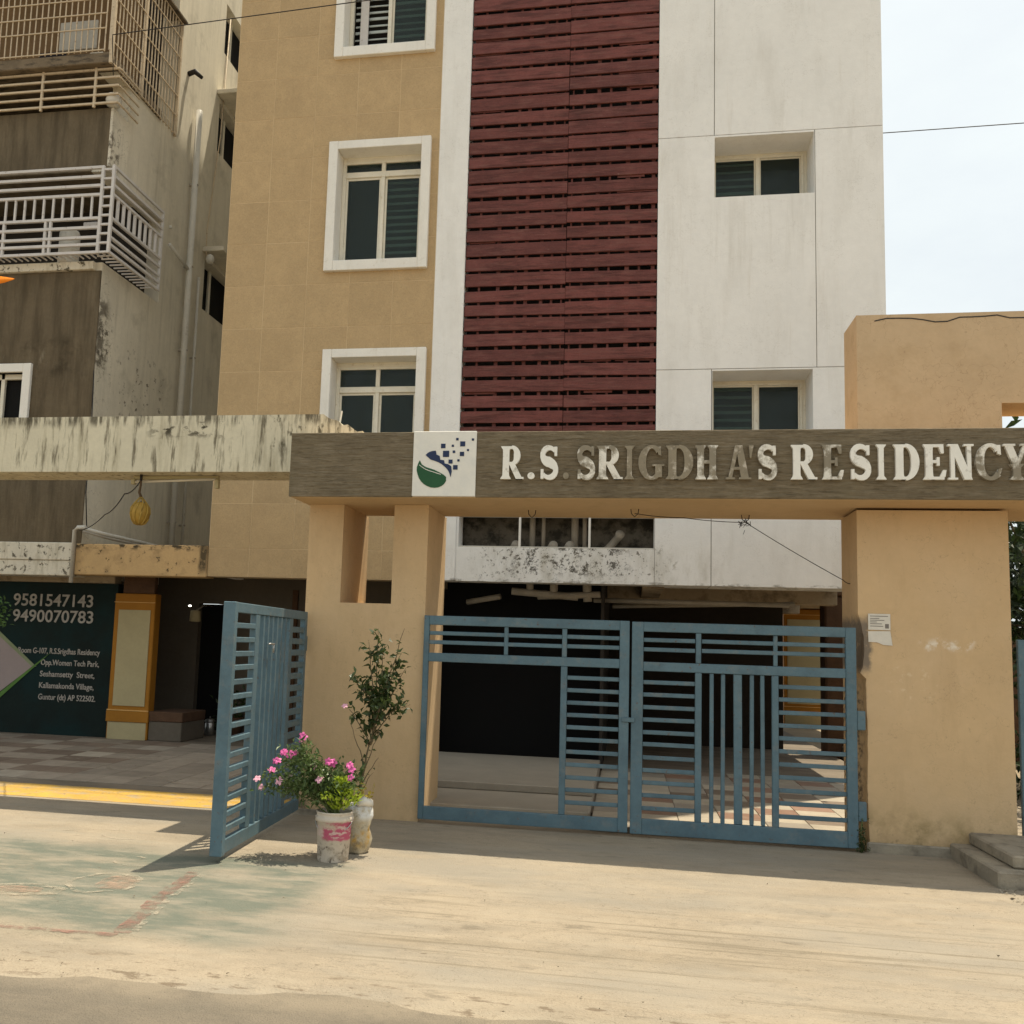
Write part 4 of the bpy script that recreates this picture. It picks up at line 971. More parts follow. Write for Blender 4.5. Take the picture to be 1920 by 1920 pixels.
# roof beam with fascia
part('roof_beam', MB().cbox(-3.05, 6.4, 8.322, 9.555, 2.902, 3.485, .006), m_tan, G)
fas = part('fascia', MB().cbox(-3.065, -1.905, 8.297, 8.320, 2.905, 3.497, .005), m_fascia, G)
part('fascia', MB().cbox(-1.332, 6.42, 8.297, 8.320, 2.905, 3.497, .005), m_fascia, G)
part('fascia_end', MB().cbox(-3.066, -3.051, 8.321, 9.2, 2.91, 3.495, .004), m_fascia, G)
lp = part('logo_panel', MB().cbox(-1.905, -1.332, 8.283, 8.320, 2.91, 3.50, .004), m_logo_white, G)
GREEN = [(-1.841,3.235),(-1.856,3.205),(-1.866,3.171),(-1.866,3.14),(-1.857,3.107),(-1.843,3.073),(-1.823,3.043),(-1.798,3.02),(-1.769,3.003),(-1.735,2.99),(-1.698,2.986),(-1.665,2.99),(-1.635,3.003),(-1.612,3.022),(-1.596,3.049),(-1.597,3.084),(-1.62,3.104),(-1.645,3.119),(-1.704,3.148),(-1.775,3.171),(-1.80,3.183),(-1.823,3.2)]
part('logo_leaf', flat(GREEN, 8.279, .005), m_logo_green, lp)
BLUE = [(-1.79,3.282),(-1.775,3.298),(-1.756,3.311),(-1.73,3.319),(-1.698,3.322),(-1.691,3.287),(-1.662,3.275),(-1.655,3.24),(-1.62,3.235),(-1.615,3.206),(-1.583,3.2),(-1.554,3.182),(-1.547,3.136),(-1.556,3.084),(-1.573,3.13),(-1.59,3.155),(-1.612,3.177),(-1.64,3.20),(-1.671,3.217),(-1.71,3.232),(-1.742,3.241)]
part('logo_wave', flat(BLUE, 8.2785, .005), m_logo_blue, lp)
vein = MB(); vp = [(-1.846,3.194),(-1.815,3.172),(-1.786,3.154),(-1.75,3.140),(-1.715,3.13),(-1.68,3.118),(-1.644,3.107)]
for a, b_ in zip(vp[:-1], vp[1:]): vein.quad((a[0],8.2775,a[1]-.003),(b_[0],8.2775,b_[1]-.003),(b_[0],8.2775,b_[1]+.003),(a[0],8.2775,a[1]+.003))
part('logo_vein', vein, m_logo_white, lp)
for (x, z, s) in ((-1.632,3.365,36),(-1.604,3.293,50),(-1.506,3.426,20),(-1.456,3.383,40),(-1.365,3.422,18),(-1.545,3.366,18),(-1.533,3.312,20),(-1.407,3.327,16),(-1.46,3.292,34),(-1.49,3.234,18),(-1.561,3.223,32),(-1.516,3.171,36)):
    h = s*.00056
    part('logo_square', flat([(x-h,z-h),(x+h,z-h),(x+h,z+h),(x-h,z+h)], 8.2792, .005), m_logo_blue, lp)
# serif letters built stroke by stroke
def glyph(ch):
    """list of strips; strip = list of (left,right) 2D point pairs in a unit box"""
    S = []
    def rect(x0, z0, x1, z1): S.append([((x0,z0),(x1,z0)), ((x0,z1),(x1,z1))])
    def stem(x0, x1, z0=0., z1=1., sf=.10):
        t = .055
        S.append([((x0-sf,z0),(x1+sf,z0)), ((x0-sf*.8,z0+t*.6),(x1+sf*.8,z0+t*.6)), ((x0-.01,z0+t*1.9),(x1+.01,z0+t*1.9)), ((x0,z0+.2),(x1,z0+.2)), ((x0,z1-.2),(x1,z1-.2)), ((x0-.01,z1-t*1.9),(x1+.01,z1-t*1.9)), ((x0-sf*.8,z1-t*.6),(x1+sf*.8,z1-t*.6)), ((x0-sf,z1),(x1+sf,z1))])
    def arc(cx, cz, rx, rz, a0, a1, w0, w1, n_=18):
        st_ = []
        for i in range(n_+1):
            t = a0+(a1-a0)*i/n_; k = abs(math.cos(t)); w = w0+(w1-w0)*k
            st_.append(((cx+rx*math.cos(t), cz+rz*math.sin(t)), (cx+(rx-w)*math.cos(t), cz+(rz-w*.6)*math.sin(t))))
        S.append(st_)
    def line(p, q, w0, w1=None):
        w1 = w1 or w0; S.append([((p[0]-w0/2,p[1]),(p[0]+w0/2,p[1])), ((q[0]-w1/2,q[1]),(q[0]+w1/2,q[1]))])
    h = math.pi/2
    if ch == 'I': stem(.28, .72, sf=.28)
    elif ch == 'R':
        stem(.13, .36); rect(.35,.92,.55,1.0); rect(.35,.44,.55,.52); arc(.52,.72,.36,.28,-h,h,.09,.24); line((.88,0.),(.52,.47),.24,.22)
        rect(.76,0,1.05,.06)
    elif ch == 'D':
        stem(.13, .36); rect(.35,.92,.5,1.0); rect(.35,0,.5,.08); arc(.48,.5,.50,.5,-h,h,.09,.25)
    elif ch == 'H': stem(.12,.36); stem(.68,.92); rect(.355,.46,.685,.56)
    elif ch == 'E':
        stem(.13,.38); rect(.375,.92,.86,1.0); rect(.375,0,.90,.08); rect(.375,.47,.68,.55)
        S.append([((.72,.925),(.86,.925)), ((.82,.74),(.87,.74))]); S.append([((.74,.075),(.92,.075)), ((.90,.27),(.97,.27))]); S.append([((.62,.39),(.68,.39)), ((.62,.63),(.68,.63))])
    elif ch == 'N':
        line((.16,.02),(.16,.96),.10); line((.84,.05),(.84,.98),.10); line((.80,0.),(.20,1.),.26,.30); rect(-.0,0,.33,.055); rect(.66,.945,1.0,1.0); rect(0,.945,.24,1.0)
    elif ch == 'A':
        line((.16,.03),(.46,.98),.09,.10); line((.80,.03),(.54,1.),.27,.22); rect(.29,.28,.72,.36); rect(0,0,.33,.055); rect(.58,0,1.03,.055)
    elif ch in 'CG':
        arc(.54,.5,.52,.5,R(48),R(312),.09,.25,30)
        S.append([((.80,.97),(.88,.97)), ((.84,.72),(.90,.70))])
        if ch == 'C': S.append([((.86,.30),(.93,.32)), ((.78,.06),(.88,.16))])
        else: rect(.72,.06,.93,.44); rect(.60,.39,1.02,.44)
    elif ch == 'S':
        pts = []
        for i in range(13): t = R(35)+ (R(270)-R(35))*i/12; pts.append((.50+.33*math.cos(t), .735+.215*math.sin(t)))
        pts2 = []
        for i in range(13): t = R(90)-(R(90)+R(145))*i/12; pts2.append((.50+.34*math.cos(t), .27+.22*math.sin(t)))
        pp = pts + pts2[1:]
        st_ = []
        for i, p in enumerate(pp):
            a = Vector(pp[max(0,i-1)]); b_ = Vector(pp[min(len(pp)-1,i+1)]); d = (b_-a).normalized(); nn = Vector((-d.y, d.x)); u = i/(len(pp)-1)
            w = .085 + .19*math.exp(-((u-.5)/.20)**2) + .05*math.exp(-((u-.22)/.1)**2) + .05*math.exp(-((u-.78)/.1)**2)
            st_.append((tuple(Vector(p)+nn*w/2), tuple(Vector(p)-nn*w/2)))
        S.append(st_)
        S.append([((.78,.98),(.86,.98)), ((.80,.70),(.86,.70))]); S.append([((.12,.30),(.19,.30)), ((.12,.01),(.20,.01))])
    elif ch == 'Y':
        line((.5,.42),(.18,.97),.25,.26); line((.54,.42),(.86,.97),.10,.10); stem(.38,.62,0,.44,sf=.14); rect(0,.945,.42,1.0); rect(.70,.945,1.0,1.0)
    elif ch == '.':
        S.append([((.5-.5*math.cos(R(q)), .10+.10*math.sin(R(q))), (.5+.5*math.cos(R(q)), .10+.10*math.sin(R(q)))) for q in range(-88, 89, 11)])
    elif ch == "'":
        S.append([((.3,.62),(.5,.62)), ((.1,1.),(.95,1.))])
    return S
LET = [('R',-1.108,-.92,0),('.',-.87,-.808,0),('S',-.77,-.597,0),('.',-.56,-.511,2),('S',-.449,-.278,1),('R',-.273,-.067,1),('I',-.036,.048,2),('G',.084,.287,2),('D',.311,.535,2),('H',.558,.734,1),('A',.811,1.0,2),("'",.989,1.035,2),('S',1.058,1.229,1),('R',1.331,1.523,0),('E',1.579,1.747,1),('S',1.791,1.968,0),('I',2.001,2.078,0),('D',2.133,2.329,0),('E',2.362,2.534,0),('N',2.555,2.737,0),('C',2.758,2.959,1),('Y',2.97,3.152,1)]
fascia_r = [o for o in G.children if o.name.startswith('fascia')][1]
for ch, x0, x1, dirt in LET:
    mb = MB(); zb, hh = 3.064, .292; w = x1-x0
    for k, st_ in enumerate(glyph(ch)):
        if ch not in ".'":      # thicken every stroke a little
            st2 = []
            for (l_, r_) in st_:
                dv = Vector((r_[0]-l_[0], r_[1]-l_[1])); dl = dv.length or 1; dv = dv/dl*(.034 if dl < .5 else .012)
                st2.append(((l_[0]-dv.x, l_[1]-dv.y*.6), (r_[0]+dv.x, r_[1]+dv.y*.6)))
            st_ = st2
        yf = 8.262-.0006*k; b0 = len(mb.v)
        for (l_, r_) in st_:
            for (px_, pz_) in (l_, r_):
                mb.v.append((x0+px_*w, yf, zb+pz_*hh)); mb.v.append((x0+px_*w, 8.2965, zb+pz_*hh))
        n_ = len(st_)
        for i in range(n_-1):
            a = b0+i*4; c = b0+(i+1)*4
            mb.f += [(a, a+2, c+2, c), (a, c, c+1, a+1), (a+2, a+3, c+3, c+2)]
        a = b0; c = b0+(n_-1)*4
        mb.f += [(a, a+1, a+3, a+2), (c, c+2, c+3, c+1)]
    part('letter', mb, (m_letter, m_letter_half, m_letter_bare)[dirt], fascia_r)
# hooks on soffit
for x, y in ((-.90,9.05),(.06,8.93),(1.08,9.25)):
    part('ceiling_hook', MB().tube([(x-.035,y,2.901),(x-.03,y,2.86),(x,y,2.83),(x+.03,y,2.86),(x+.035,y,2.901)], .004, 6), m_wire, G, True)
# tall upper frame on the right
weld(part('upper_wall', wall_holes(1.97, 5.9, 3.487, 4.625, [(3.135, 4.7, 3.4, 3.815)], PY0, 9.24), m_tan2, G))
random.seed(3)
cr = [(2.12+.10*i, 4.575+.018*math.sin(i*.9)+random.uniform(-.012,.012)) for i in range(22)]
mb = MB()
for a, b_ in zip(cr[:-1], cr[1:]): mb.quad((a[0],PY0-.0025,a[1]-.006),(b_[0],PY0-.0025,b_[1]-.006),(b_[0],PY0-.0025,b_[1]+.005),(a[0],PY0-.0025,a[1]+.005))
part('crack', mb, m_ply_dark, G)

# left stained beam of the next entrance
LB = thing('concrete_beam', 'rain stained cream beam over the open left entrance', 'beam', (-5.5, 8.85, 3.0))
random.seed(9)
mb = MB(); LBY0, LBY1 = 8.85, 9.34
xs = [-14, -9, -7, -5.5, -4, -3.4] + [-3.2+.05*i for i in range(14)]
top = []
for x in xs:
    z = 3.81
    if x > -2.95: z -= (x+2.95)*.42 + random.uniform(0,.035)
    top.append(z)
for x, z in zip(xs, top):
    bz = 3.235 if x < -3.05 else 3.50
    mb.v += [(x, LBY0, bz), (x, LBY0+random.uniform(0,.0) , z), (x, LBY1, z), (x, LBY1, bz)]
for i in range(len(xs)-1):
    for a in range(4): mb.f.append((i*4+a, i*4+(a+1) % 4, (i+1)*4+(a+1) % 4, (i+1)*4+a))
mb.f.append((0,1,2,3)); k = (len(xs)-1)*4; mb.f.append((k,k+3,k+2,k+1))
part('beam', mb, m_cream, LB)
part('support_pillar', MB().cbox(-13.9, -12.8, LBY0+.01, LBY1-.01, -.02, 3.234, .01), m_tan, LB)
part('soffit_hook', MB().tube([(-4.92,9.0,3.235),(-4.92,9.0,3.17)], .014, 6), m_wire, LB, True)
single('white_stick', MB().tube([(-2.83,8.95,3.60),(-2.79,8.93,3.86)], .008, 6), m_trim, 'thin white stick on the broken end of the stained beam', 'stick', (-2.83,8.95,3.60))

# ------------------------------------------------------------------ gates
GW = 'blue steel gate leaves'
def gate_thing(label, loc, rz=0.):
    return thing('gate_leaf', label, 'gate', loc, GW, rz)
def gbar(g, name, x0, x1, z0, z1, t=.03, y=0., origin=(0,0,0)):
    j = .0022 if name in ('bar','upright') else 0.
    return bar(name, (round(x1-x0,3), t, round(z1-z0,3)), (origin[0]+(x0+x1)/2, origin[1]+y+random.uniform(-1,1)*j, origin[2]+(z0+z1)/2+random.uniform(-1,1)*j*1.5), m_gate, g, .004, rot=(0, random.uniform(-1,1)*j*1.6, 0))
# closed left leaf: local x from hinge 0..1.86
def leaf_left():
    o = (-1.835, 8.715, 0); g = gate_thing('closed left gate leaf with one big empty bay', o)
    W = 1.862; zb, zt = .035, 1.865
    gbar(g,'stile',0,.05,zb,zt,.045,0,o); gbar(g,'stile',W-.085,W,zb,zt,.05,0,o)
    gbar(g,'rail',.05,W-.085,zt-.085,zt,.045,-.002,o); gbar(g,'rail',.05,W-.085,zb,zb+.115,.045,-.002,o)
    gbar(g,'rail',.05,W-.085,1.445,1.525,.042,-.001,o)
    gbar(g,'stile',1.262,1.318,zb+.116,1.444,.04,0,o); gbar(g,'stile',1.268,1.31,1.526,zt-.086,.036,0,o); gbar(g,'stile',.745,.78,1.526,zt-.086,.036,0,o)
    for z in (1.625, 1.708):
        gbar(g,'bar',.05,1.268,z-.018,z+.018,.024,.002,o) ; gbar(g,'bar',1.31,W-.085,z-.018,z+.018,.024,.002,o)
    for i in range(11):
        z = 1.345-.1085*i; gbar(g,'bar',1.318,W-.085,z-.018,z+.018,.024,.002,o)
    part('latch', MB().cbox(W-.06+o[0], W+.05+o[0], 8.675, 8.695, .98, 1.02, .004), m_gate, g)
def leaf_right():
    o = (.048, 8.715, 0); g = gate_thing('closed right gate leaf with a bay of upright bars', o)
    W = 1.872; zb, zt = .03, 1.86
    gbar(g,'stile',0,.10,zb,zt,.05,0,o); gbar(g,'stile',W-.085,W,zb,zt,.05,0,o)
    gbar(g,'rail',.10,W-.085,zt-.085,zt,.045,-.002,o); gbar(g,'rail',.10,W-.085,zb,zb+.13,.045,-.002,o); gbar(g,'rail',.10,W-.085,1.43,1.51,.042,-.001,o)
    for z in (1.62, 1.70):
        gbar(g,'bar',.10,.545,z-.018,z+.018,.024,.002,o); gbar(g,'bar',.60,W-.085,z-.018,z+.018,.024,.002,o)
    gbar(g,'stile',.545,.60,zb+.131,1.429,.04,0,o); gbar(g,'stile',.55,.595,1.511,zt-.086,.036,0,o)
    gbar(g,'stile',1.185,1.24,zb+.131,1.429,.04,0,o); gbar(g,'stile',1.20,1.235,1.511,zt-.086,.03,.004,o)
    for i in range(11):
        z = 1.335-.1085*i
        gbar(g,'bar',.10,.545,z-.018,z+.018,.024,.002,o); gbar(g,'bar',1.24,W-.085,z-.018,z+.018,.024,.002,o)
    for x, w in ((.685,.034),(.78,.034),(.905,.07),(1.02,.034),(1.11,.034)):
        gbar(g,'upright',x-w/2,x+w/2,zb+.131,1.429,.026,.002,o)
    for z in (.25, 1.0): part('hinge', MB().cbox(W+o[0], W+.07+o[0], 8.70, 8.745, z, z+.16, .006), m_gate, g)
def leaf_open():
    tip = Vector((-2.865, 6.65)); hin = Vector((-2.985, 8.70)); d = tip-hin; L = d.length; rz = math.atan2(d.y, d.x)
    g = thing('gate_leaf', 'gate leaf swung open towards the street beside the flower bucket', 'gate', (hin.x, hin.y, 0), GW, rz)
    o = (0,0,0); zb, zt = .045, 1.865
    gbar(g,'stile',L-.07,L,zb,zt,.09,0,o); gbar(g,'stile',0,.07,zb,zt,.05,0,o)
    gbar(g,'rail',.07,L-.07,zt-.075,zt,.05,.002,o); gbar(g,'rail',.07,L-.07,zb,zb+.10,.05,.002,o)
    xs = (.52, .60, 1.40, 1.50)
    gbar(g,'stile',.46,.56,zb+.101,zt-.076,.045,0,o); gbar(g,'stile',1.40,1.50,zb+.101,zt-.076,.05,0,o)
    for i in range(15):
        z = zt-.17-.1055*i; gbar(g,'bar',1.50,L-.07,z-.02,z+.02,.05,.001,o); gbar(g,'bar',.07,.46,z-.026,z+.026,.04,.001,o)
    for x in (.68,.80,.92,1.04,1.16,1.28):
        gbar(g,'upright',x-.02,x+.02,zb+.101,zt-.076,.04,.002,o)
    part('latch', MB().tube([(1.10,.03,1.56),(1.10,.055,1.56),(1.24,.055,1.56)], .008, 6), m_steel, g, True)
    part('latch', MB().tube([(1.11,.055,1.56),(1.11,.055,1.49)], .008, 6), m_steel, g, True)
    for z in (.3, 1.5): part('hinge', MB().cbox(-.05, .0, -.02, .02, z, z+.14, .005), m_gate, g)
def leaf_edge():
    o = (3.20, 8.76, 0); g = gate_thing('narrow gate leaf at the right frame edge beside the pillar', o)
    W = 1.5; zb, zt = .08, 1.80
    gbar(g,'stile',0,.05,zb,zt,.045,0,o); gbar(g,'stile',W-.05,W,zb,zt,.045,0,o); gbar(g,'rail',.05,W-.05,zt-.07,zt,.042,0,o); gbar(g,'rail',.05,W-.05,zb,zb+.1,.042,0,o)
    for i in range(13):
        z = zt-.16-.115*i; gbar(g,'bar',.05,W-.05,z-.018,z+.018,.024,.002,o)
leaf_left(); leaf_right(); leaf_open(); leaf_edge()

# ------------------------------------------------------------------ steps at the right
S_ = thing('stone_steps', 'grey stone step block with a projecting slab at the lower right', 'steps', (3.0, 8.2, 0))
part('step_base', MB().cbox(2.635, 4.6, 7.68, 8.735, -.02, .12, .012), m_stone, S_)
part('step_slab', MB().cbox(2.78, 4.6, 7.80, 8.74, .122, .215, .014), m_stone, S_)
random.seed(12); mb = MB()
for k in range(170):
    x, y, s = 2.62+random.random()**1.4*1.2, 7.64-random.random()**1.6*.55, random.uniform(.006,.028)
    b0 = len(mb.v); pts = [Vector((random.uniform(-1,1), random.uniform(-1,1), random.uniform(-.3,.6)))*s for _ in range(4)]
    mb.v += [tuple(Vector((x,y,.006))+p) for p in pts]; mb.f += [(b0,b0+1,b0+2),(b0,b0+1,b0+3),(b0+1,b0+2,b0+3),(b0,b0+2,b0+3)]
dbr = single('gravel', mb, m_stone, 'loose stone debris scattered around the stone steps', 'gravel', (3.0, 7.4, 0)); dbr['kind'] = 'stuff'
mb = MB()
for k in range(2600):   # grit on the driveway and road edge
    x, y, s = random.uniform(-5.5,3.6), random.uniform(4.0,7.6), random.uniform(.0015,.004)
    if random.random() < .45: y = 4.42+random.gauss(0,.14)
    if random.random() < .08: s *= random.uniform(1.6,3.2)
    b0 = len(mb.v); pts = [Vector((random.uniform(-1,1), random.uniform(-1,1), random.uniform(-.2,.8)))*s for _ in range(4)]
    mb.v += [tuple(Vector((x,y,.005))+p) for p in pts]; mb.f += [(b0,b0+1,b0+2),(b0,b0+1,b0+3),(b0+1,b0+2,b0+3),(b0,b0+2,b0+3)]
dbr = single('grit', mb, mat('road_grit', (.16,.13,.09), .95, .3, 30, 0), 'fine grit and dry crumbs lying on the driveway', 'grit', (0, 5.0, 0)); dbr['kind'] = 'stuff'

# ------------------------------------------------------------------ notices
nt = thing('paper_notice', 'printed white notice pasted on the right pillar', 'notice', (2.115, 8.738, 1.85))
part('paper', MB().box(2.03, 2.208, 8.7385, 8.7405, 1.848, 1.985), m_paper, nt)
for z, x1 in ((1.965,2.19),(1.945,2.12),(1.93,2.16),(1.915,2.10),(1.90,2.14),(1.88,2.15)): part('print_line', MB().box(2.045, x1, 8.7375, 8.7383, z-.003, z+.003), m_print, nt)
part('print_box', MB().box(2.165, 2.195, 8.7374, 8.7383, 1.862, 1.90), m_print, nt)
o = single('paper_notice', flat([(2.028,1.835),(2.03,1.745),(2.10,1.742),(2.15,1.722),(2.222,1.718),(2.206,1.84)], 8.738, .002), m_paper, 'torn blank paper pasted below the printed notice', 'notice', (2.11, 8.738, 1.73))

# ------------------------------------------------------------------ potted plants
def rand_dir(up_bias=.3):
    v = Vector((random.gauss(0,1), random.gauss(0,1), random.gauss(0,1)+up_bias*2)); return v.normalized()
bx, by = -2.11, 7.04
random.seed(41)
pp = thing('potted_plant', 'pink flowering plant in a faded pink and white paint bucket', 'potted plant', (bx, by, 0))
part('bucket', MB().lathe([(.112,.0),(.115,.012),(.128,.28),(.141,.285),(.143,.315),(.131,.32),(.134,.342),(.138,.347),(.134,.355),(.126,.35),(.122,.31)], bx, by, 36, cap=False), m_bucket, pp, True)
part('bucket_base', MB().lathe([(.001,.004),(.111,.004)], bx, by, 24, cap=False), m_bucket, pp)
part('soil', MB().lathe([(.001,.325),(.08,.322),(.123,.313)], bx, by, 24, cap=False), m_soil, pp, True)
part('handle', MB().tube([(bx-.140,by,.30)] + [(bx+.142*math.cos(R(180+a)), by-.10*math.sin(R(a)), .30-.10*math.sin(R(a))) for a in range(15,180,15)] + [(bx+.140,by,.30)], .004, 6), m_steel, pp, True)
stems = MB(); leaves = MB(); tips = []
def branch(p0, p1, r0, sag=0., n_=6):
    pts = []
    for i in range(n_+1):
        t = i/n_; p = Vector(p0).lerp(Vector(p1), t); p.z += sag*math.sin(math.pi*t); p += Vector((random.uniform(-1,1),random.uniform(-1,1),random.uniform(-1,1)))*.008; pts.append(p)
    stems.tube(pts, [r0*(1-.6*i/n_) for i in range(n_+1)], 5); return pts
targets = [(-.55,.50),(-.52,.58),(-.47,.66),(-.42,.72),(-.36,.76),(-.30,.79),(-.245,.84),(-.30,.66),(-.40,.58),(-.46,.47),(-.22,.72),(-.17,.64),(-.12,.60),(-.02,.67),(.02,.60),(.10,.63),(.14,.60),(.16,.54),(-.26,.55),(-.33,.50),(.06,.52),(-.08,.52)]
for (dx, z) in targets:
    dy = random.uniform(-.14,.14)
    pts = branch((bx+random.uniform(-.05,.05), by+random.uniform(-.05,.05), .31), (bx+dx, by+dy, z), .006, .06)
    tips.append(pts[-1])
    for k in range(110):
        u = random.uniform(.30, 1.05) ; i = min(int(u*6), 5); p = pts[i].lerp(pts[i+1], min(u*6-i, 1)) + Vector((random.gauss(0,.030),random.gauss(0,.034),random.gauss(0,.028)))
        d = rand_dir(.35); leaves.leaf(p, d, rand_dir(.8), random.uniform(.028,.072), random.uniform(.013,.027))
part('stems', stems, m_stem_green, pp, True)
f_ = part('foliage', leaves, m_leaf_mid, pp); f_['kind'] = 'stuff'
def flower(p, r_, mt, parent):
    mb = MB(); nrm = Vector((random.uniform(-.4,.4), -1, random.uniform(.2,1.2))).normalized(); a = nrm.orthogonal().normalized(); b_ = nrm.cross(a)
    for k in range(5):
        t = 2*math.pi*k/5; d = a*math.cos(t)+b_*math.sin(t); sd_ = nrm.cross(d); k0 = len(mb.v); c = p+nrm*.004
        mb.v += [tuple(c), tuple(c+d*r_*.5+sd_*r_*.38+nrm*.004), tuple(c+d*r_+sd_*r_*.25), tuple(c+d*r_*1.05-sd_*r_*.25), tuple(c+d*r_*.5-sd_*r_*.38+nrm*.004)]
        mb.f += [(k0,k0+1,k0+2,k0+3,k0+4)]
    return part('flower', mb, mt, parent)
for i, (dx, dy, z) in enumerate(((-.60,-.05,.555),(-.555,-.08,.50),(-.515,.02,.615),(-.46,-.05,.695),(-.405,-.06,.765),(-.345,-.08,.745),(-.325,-.02,.755),(-.255,-.03,.875),(-.262,-.06,.86),(-.165,-.05,.665),(-.035,-.06,.71),(-.02,-.03,.70),(.115,-.06,.695),(.135,-.07,.665),(.14,-.1,.61),(-.40,-.12,.56),(-.09,-.12,.585))):
    for q in range(2 if i in (3,4,5,7,10,12) else 1):
        flower(Vector((bx+dx+random.uniform(-.02,.02)*q, by+dy, z+random.uniform(-.015,.02)*q)), random.uniform(.024,.034), m_petal if i not in (0,1,9,15,16) else m_petal_pale, pp)
# lime plant growing in the same bucket
lime = MB()
for k in range(420):
    t = random.random(); a = random.uniform(0, 2*math.pi); rr = (.03+.10*math.sin(min(t*1.4,1)*math.pi))*math.sqrt(random.random())
    p = Vector((bx+.06+rr*1.15*math.cos(a), by-.07+rr*.7*math.sin(a), .37+.22*t)); d = (Vector((math.cos(a),math.sin(a),.9))+rand_dir(.3)*.7)
    lime.leaf(p, d, rand_dir(1), random.uniform(.03,.055), random.uniform(.016,.026))
f_ = part('lime_foliage', lime, m_leaf_lime, pp); f_['kind'] = 'stuff'; f_['label'] = 'bright lime green low leaves at the bucket rim'

sx_, sy_ = -2.025, 7.36
random.seed(52)
ps = thing('potted_plant', 'tall sparse shrub in a stained sack pot behind the bucket', 'potted plant', (sx_, sy_, 0))
prof = [(.095,.0),(.108,.02),(.112,.10),(.105,.18),(.114,.27),(.110,.32),(.10,.355),(.08,.36)]
mbp = MB().lathe(prof, sx_, sy_, 28)
mbp.v = [(x+.010*math.sin(z*31+x*40), y+.010*math.sin(z*27+x*33), z) for x, y, z in mbp.v]
part('sack', mbp, m_sack, ps, True)
part('sack_fold', MB().tube([(sx_+.02,sy_-.10,.37),(sx_+.07,sy_-.08,.395),(sx_+.10,sy_-.02,.375),(sx_+.10,sy_+.04,.35)], [.02,.035,.03,.015], 8), m_logo_white, ps, True)
stems = MB(); leaves = MB()
trunk = branch((sx_-.02, sy_, .33), (sx_+.07, sy_+.02, .80), .016); t2 = branch((sx_+.07, sy_+.02, .80), (sx_+.13, sy_+.02, 1.06), .012)
mains = [((-.21,1.36),28),((-.17,1.27),26),((-.24,1.07),26),((-.02,1.72),46),((-.07,1.62),22),((.05,1.58),34),((.16,1.52),46),((.22,1.42),26),((.10,1.32),60),((.02,1.22),60),((.19,1.17),46),((.25,1.12),20),((.08,1.15),55),((-.08,1.30),36),((-.03,1.02),30),((.23,1.72),8)]
for (dx, z), nl in mains:
    base = t2[random.randint(0,6)] if z > 1.1 else trunk[6]
    pts = branch(base, (sx_+dx+.115, sy_+random.uniform(-.12,.10), z), .006, .02)
    for k in range(int(nl*.95)):
        u = min(1., random.random()**.55+.0); i = min(int(u*6), 5); p = pts[i].lerp(pts[i+1], u*6-i) + Vector((random.gauss(0,.03),random.gauss(0,.03),random.gauss(0,.026)))
        leaves.leaf(p, rand_dir(.1), rand_dir(.6), random.uniform(.045,.085), random.uniform(.026,.044))
for (dx, z) in ((-.08,.98),(.14,.92),(.16,.72),(.10,.60)):   # bare twigs
    branch(trunk[random.randint(1,4)], (sx_+dx, sy_+random.uniform(-.05,.05), z), .005)
for k in range(26):
    p = trunk[random.randint(2,6)] + Vector((random.gauss(0,.025), random.gauss(0,.03), random.gauss(0,.05))); leaves.leaf(p, rand_dir(.2), rand_dir(.6), .045, .02)
part('trunk', stems, m_stem, ps, True)
f_ = part('foliage', leaves, m_leaf_dark, ps); f_['kind'] = 'stuff'
flower(Vector((sx_-.125, sy_-.05, 1.10)), .025, m_petal_pale, ps)
yl = MB()
for k in range(40):
    p = Vector((sx_+.06+random.gauss(0,.05), sy_-.06+random.gauss(0,.03), .40+abs(random.gauss(0,.05)))); yl.leaf(p, rand_dir(.6), rand_dir(.8), .045, .02)
f_ = part('yellowing_foliage', yl, mat('yellow_leaf', (.42,.33,.05), .5, .25, 12, 0, coord='O'), ps); f_['kind'] = 'stuff'

# weed in the joint at the right hinge post
random.seed(14); mb = MB()
for k in range(150):
    p = Vector((1.945+random.gauss(0,.022), 8.70+random.gauss(0,.02), abs(random.gauss(0,.13)))); mb.leaf(p, rand_dir(.4), rand_dir(.5), random.uniform(.02,.04), .014)
wd = thing('weed', 'dark green weed at the foot of the right gate hinge', 'plant', (1.945, 8.70, 0))
f_ = part('foliage', mb, m_leaf_dark, wd); f_['kind'] = 'stuff'
part('stem', MB().tube([(1.945,8.70,0),(1.94,8.70,.15),(1.95,8.69,.28)], .004, 5), m_stem_green, wd, True)

# ------------------------------------------------------------------ hanging gourd, tube light, wires, flag
hg = thing('hanging_gourd', 'dry yellow gourd hanging in a net under the stained beam', 'gourd', (-4.905, 9.0, 2.70))
part('gourd', MB().lathe([(.004,2.715),(.045,2.725),(.085,2.77),(.098,2.83),(.090,2.89),(.060,2.935),(.02,2.95),(.004,2.952)], -4.905, 9.0, 24), m_gourd, hg, True)
for a in range(0, 360, 36):
    pts = []
    for r_, z in ((.02,2.712),(.06,2.727),(.089,2.77),(.102,2.83),(.094,2.89),(.064,2.938),(.012,3.0)):
        t = R(a) + (z-2.7)*2.2; pts.append((-4.905+r_*math.cos(t), 9.0+r_*math.sin(t), z))
    part('net_cord', MB().tube(pts, .005, 5), m_rope_pale, hg, True)
part('rope', MB().tube([(-4.905,9.0,2.99),(-4.93,9.0,3.05),(-4.92,9.0,3.12),(-4.922,9.0,3.235)], [.016,.014,.012,.012], 7), m_rope, hg, True)
tl = thing('tube_light', 'unlit tube light batten under the stained beam', 'light', (-4.55, 9.05, 3.18))
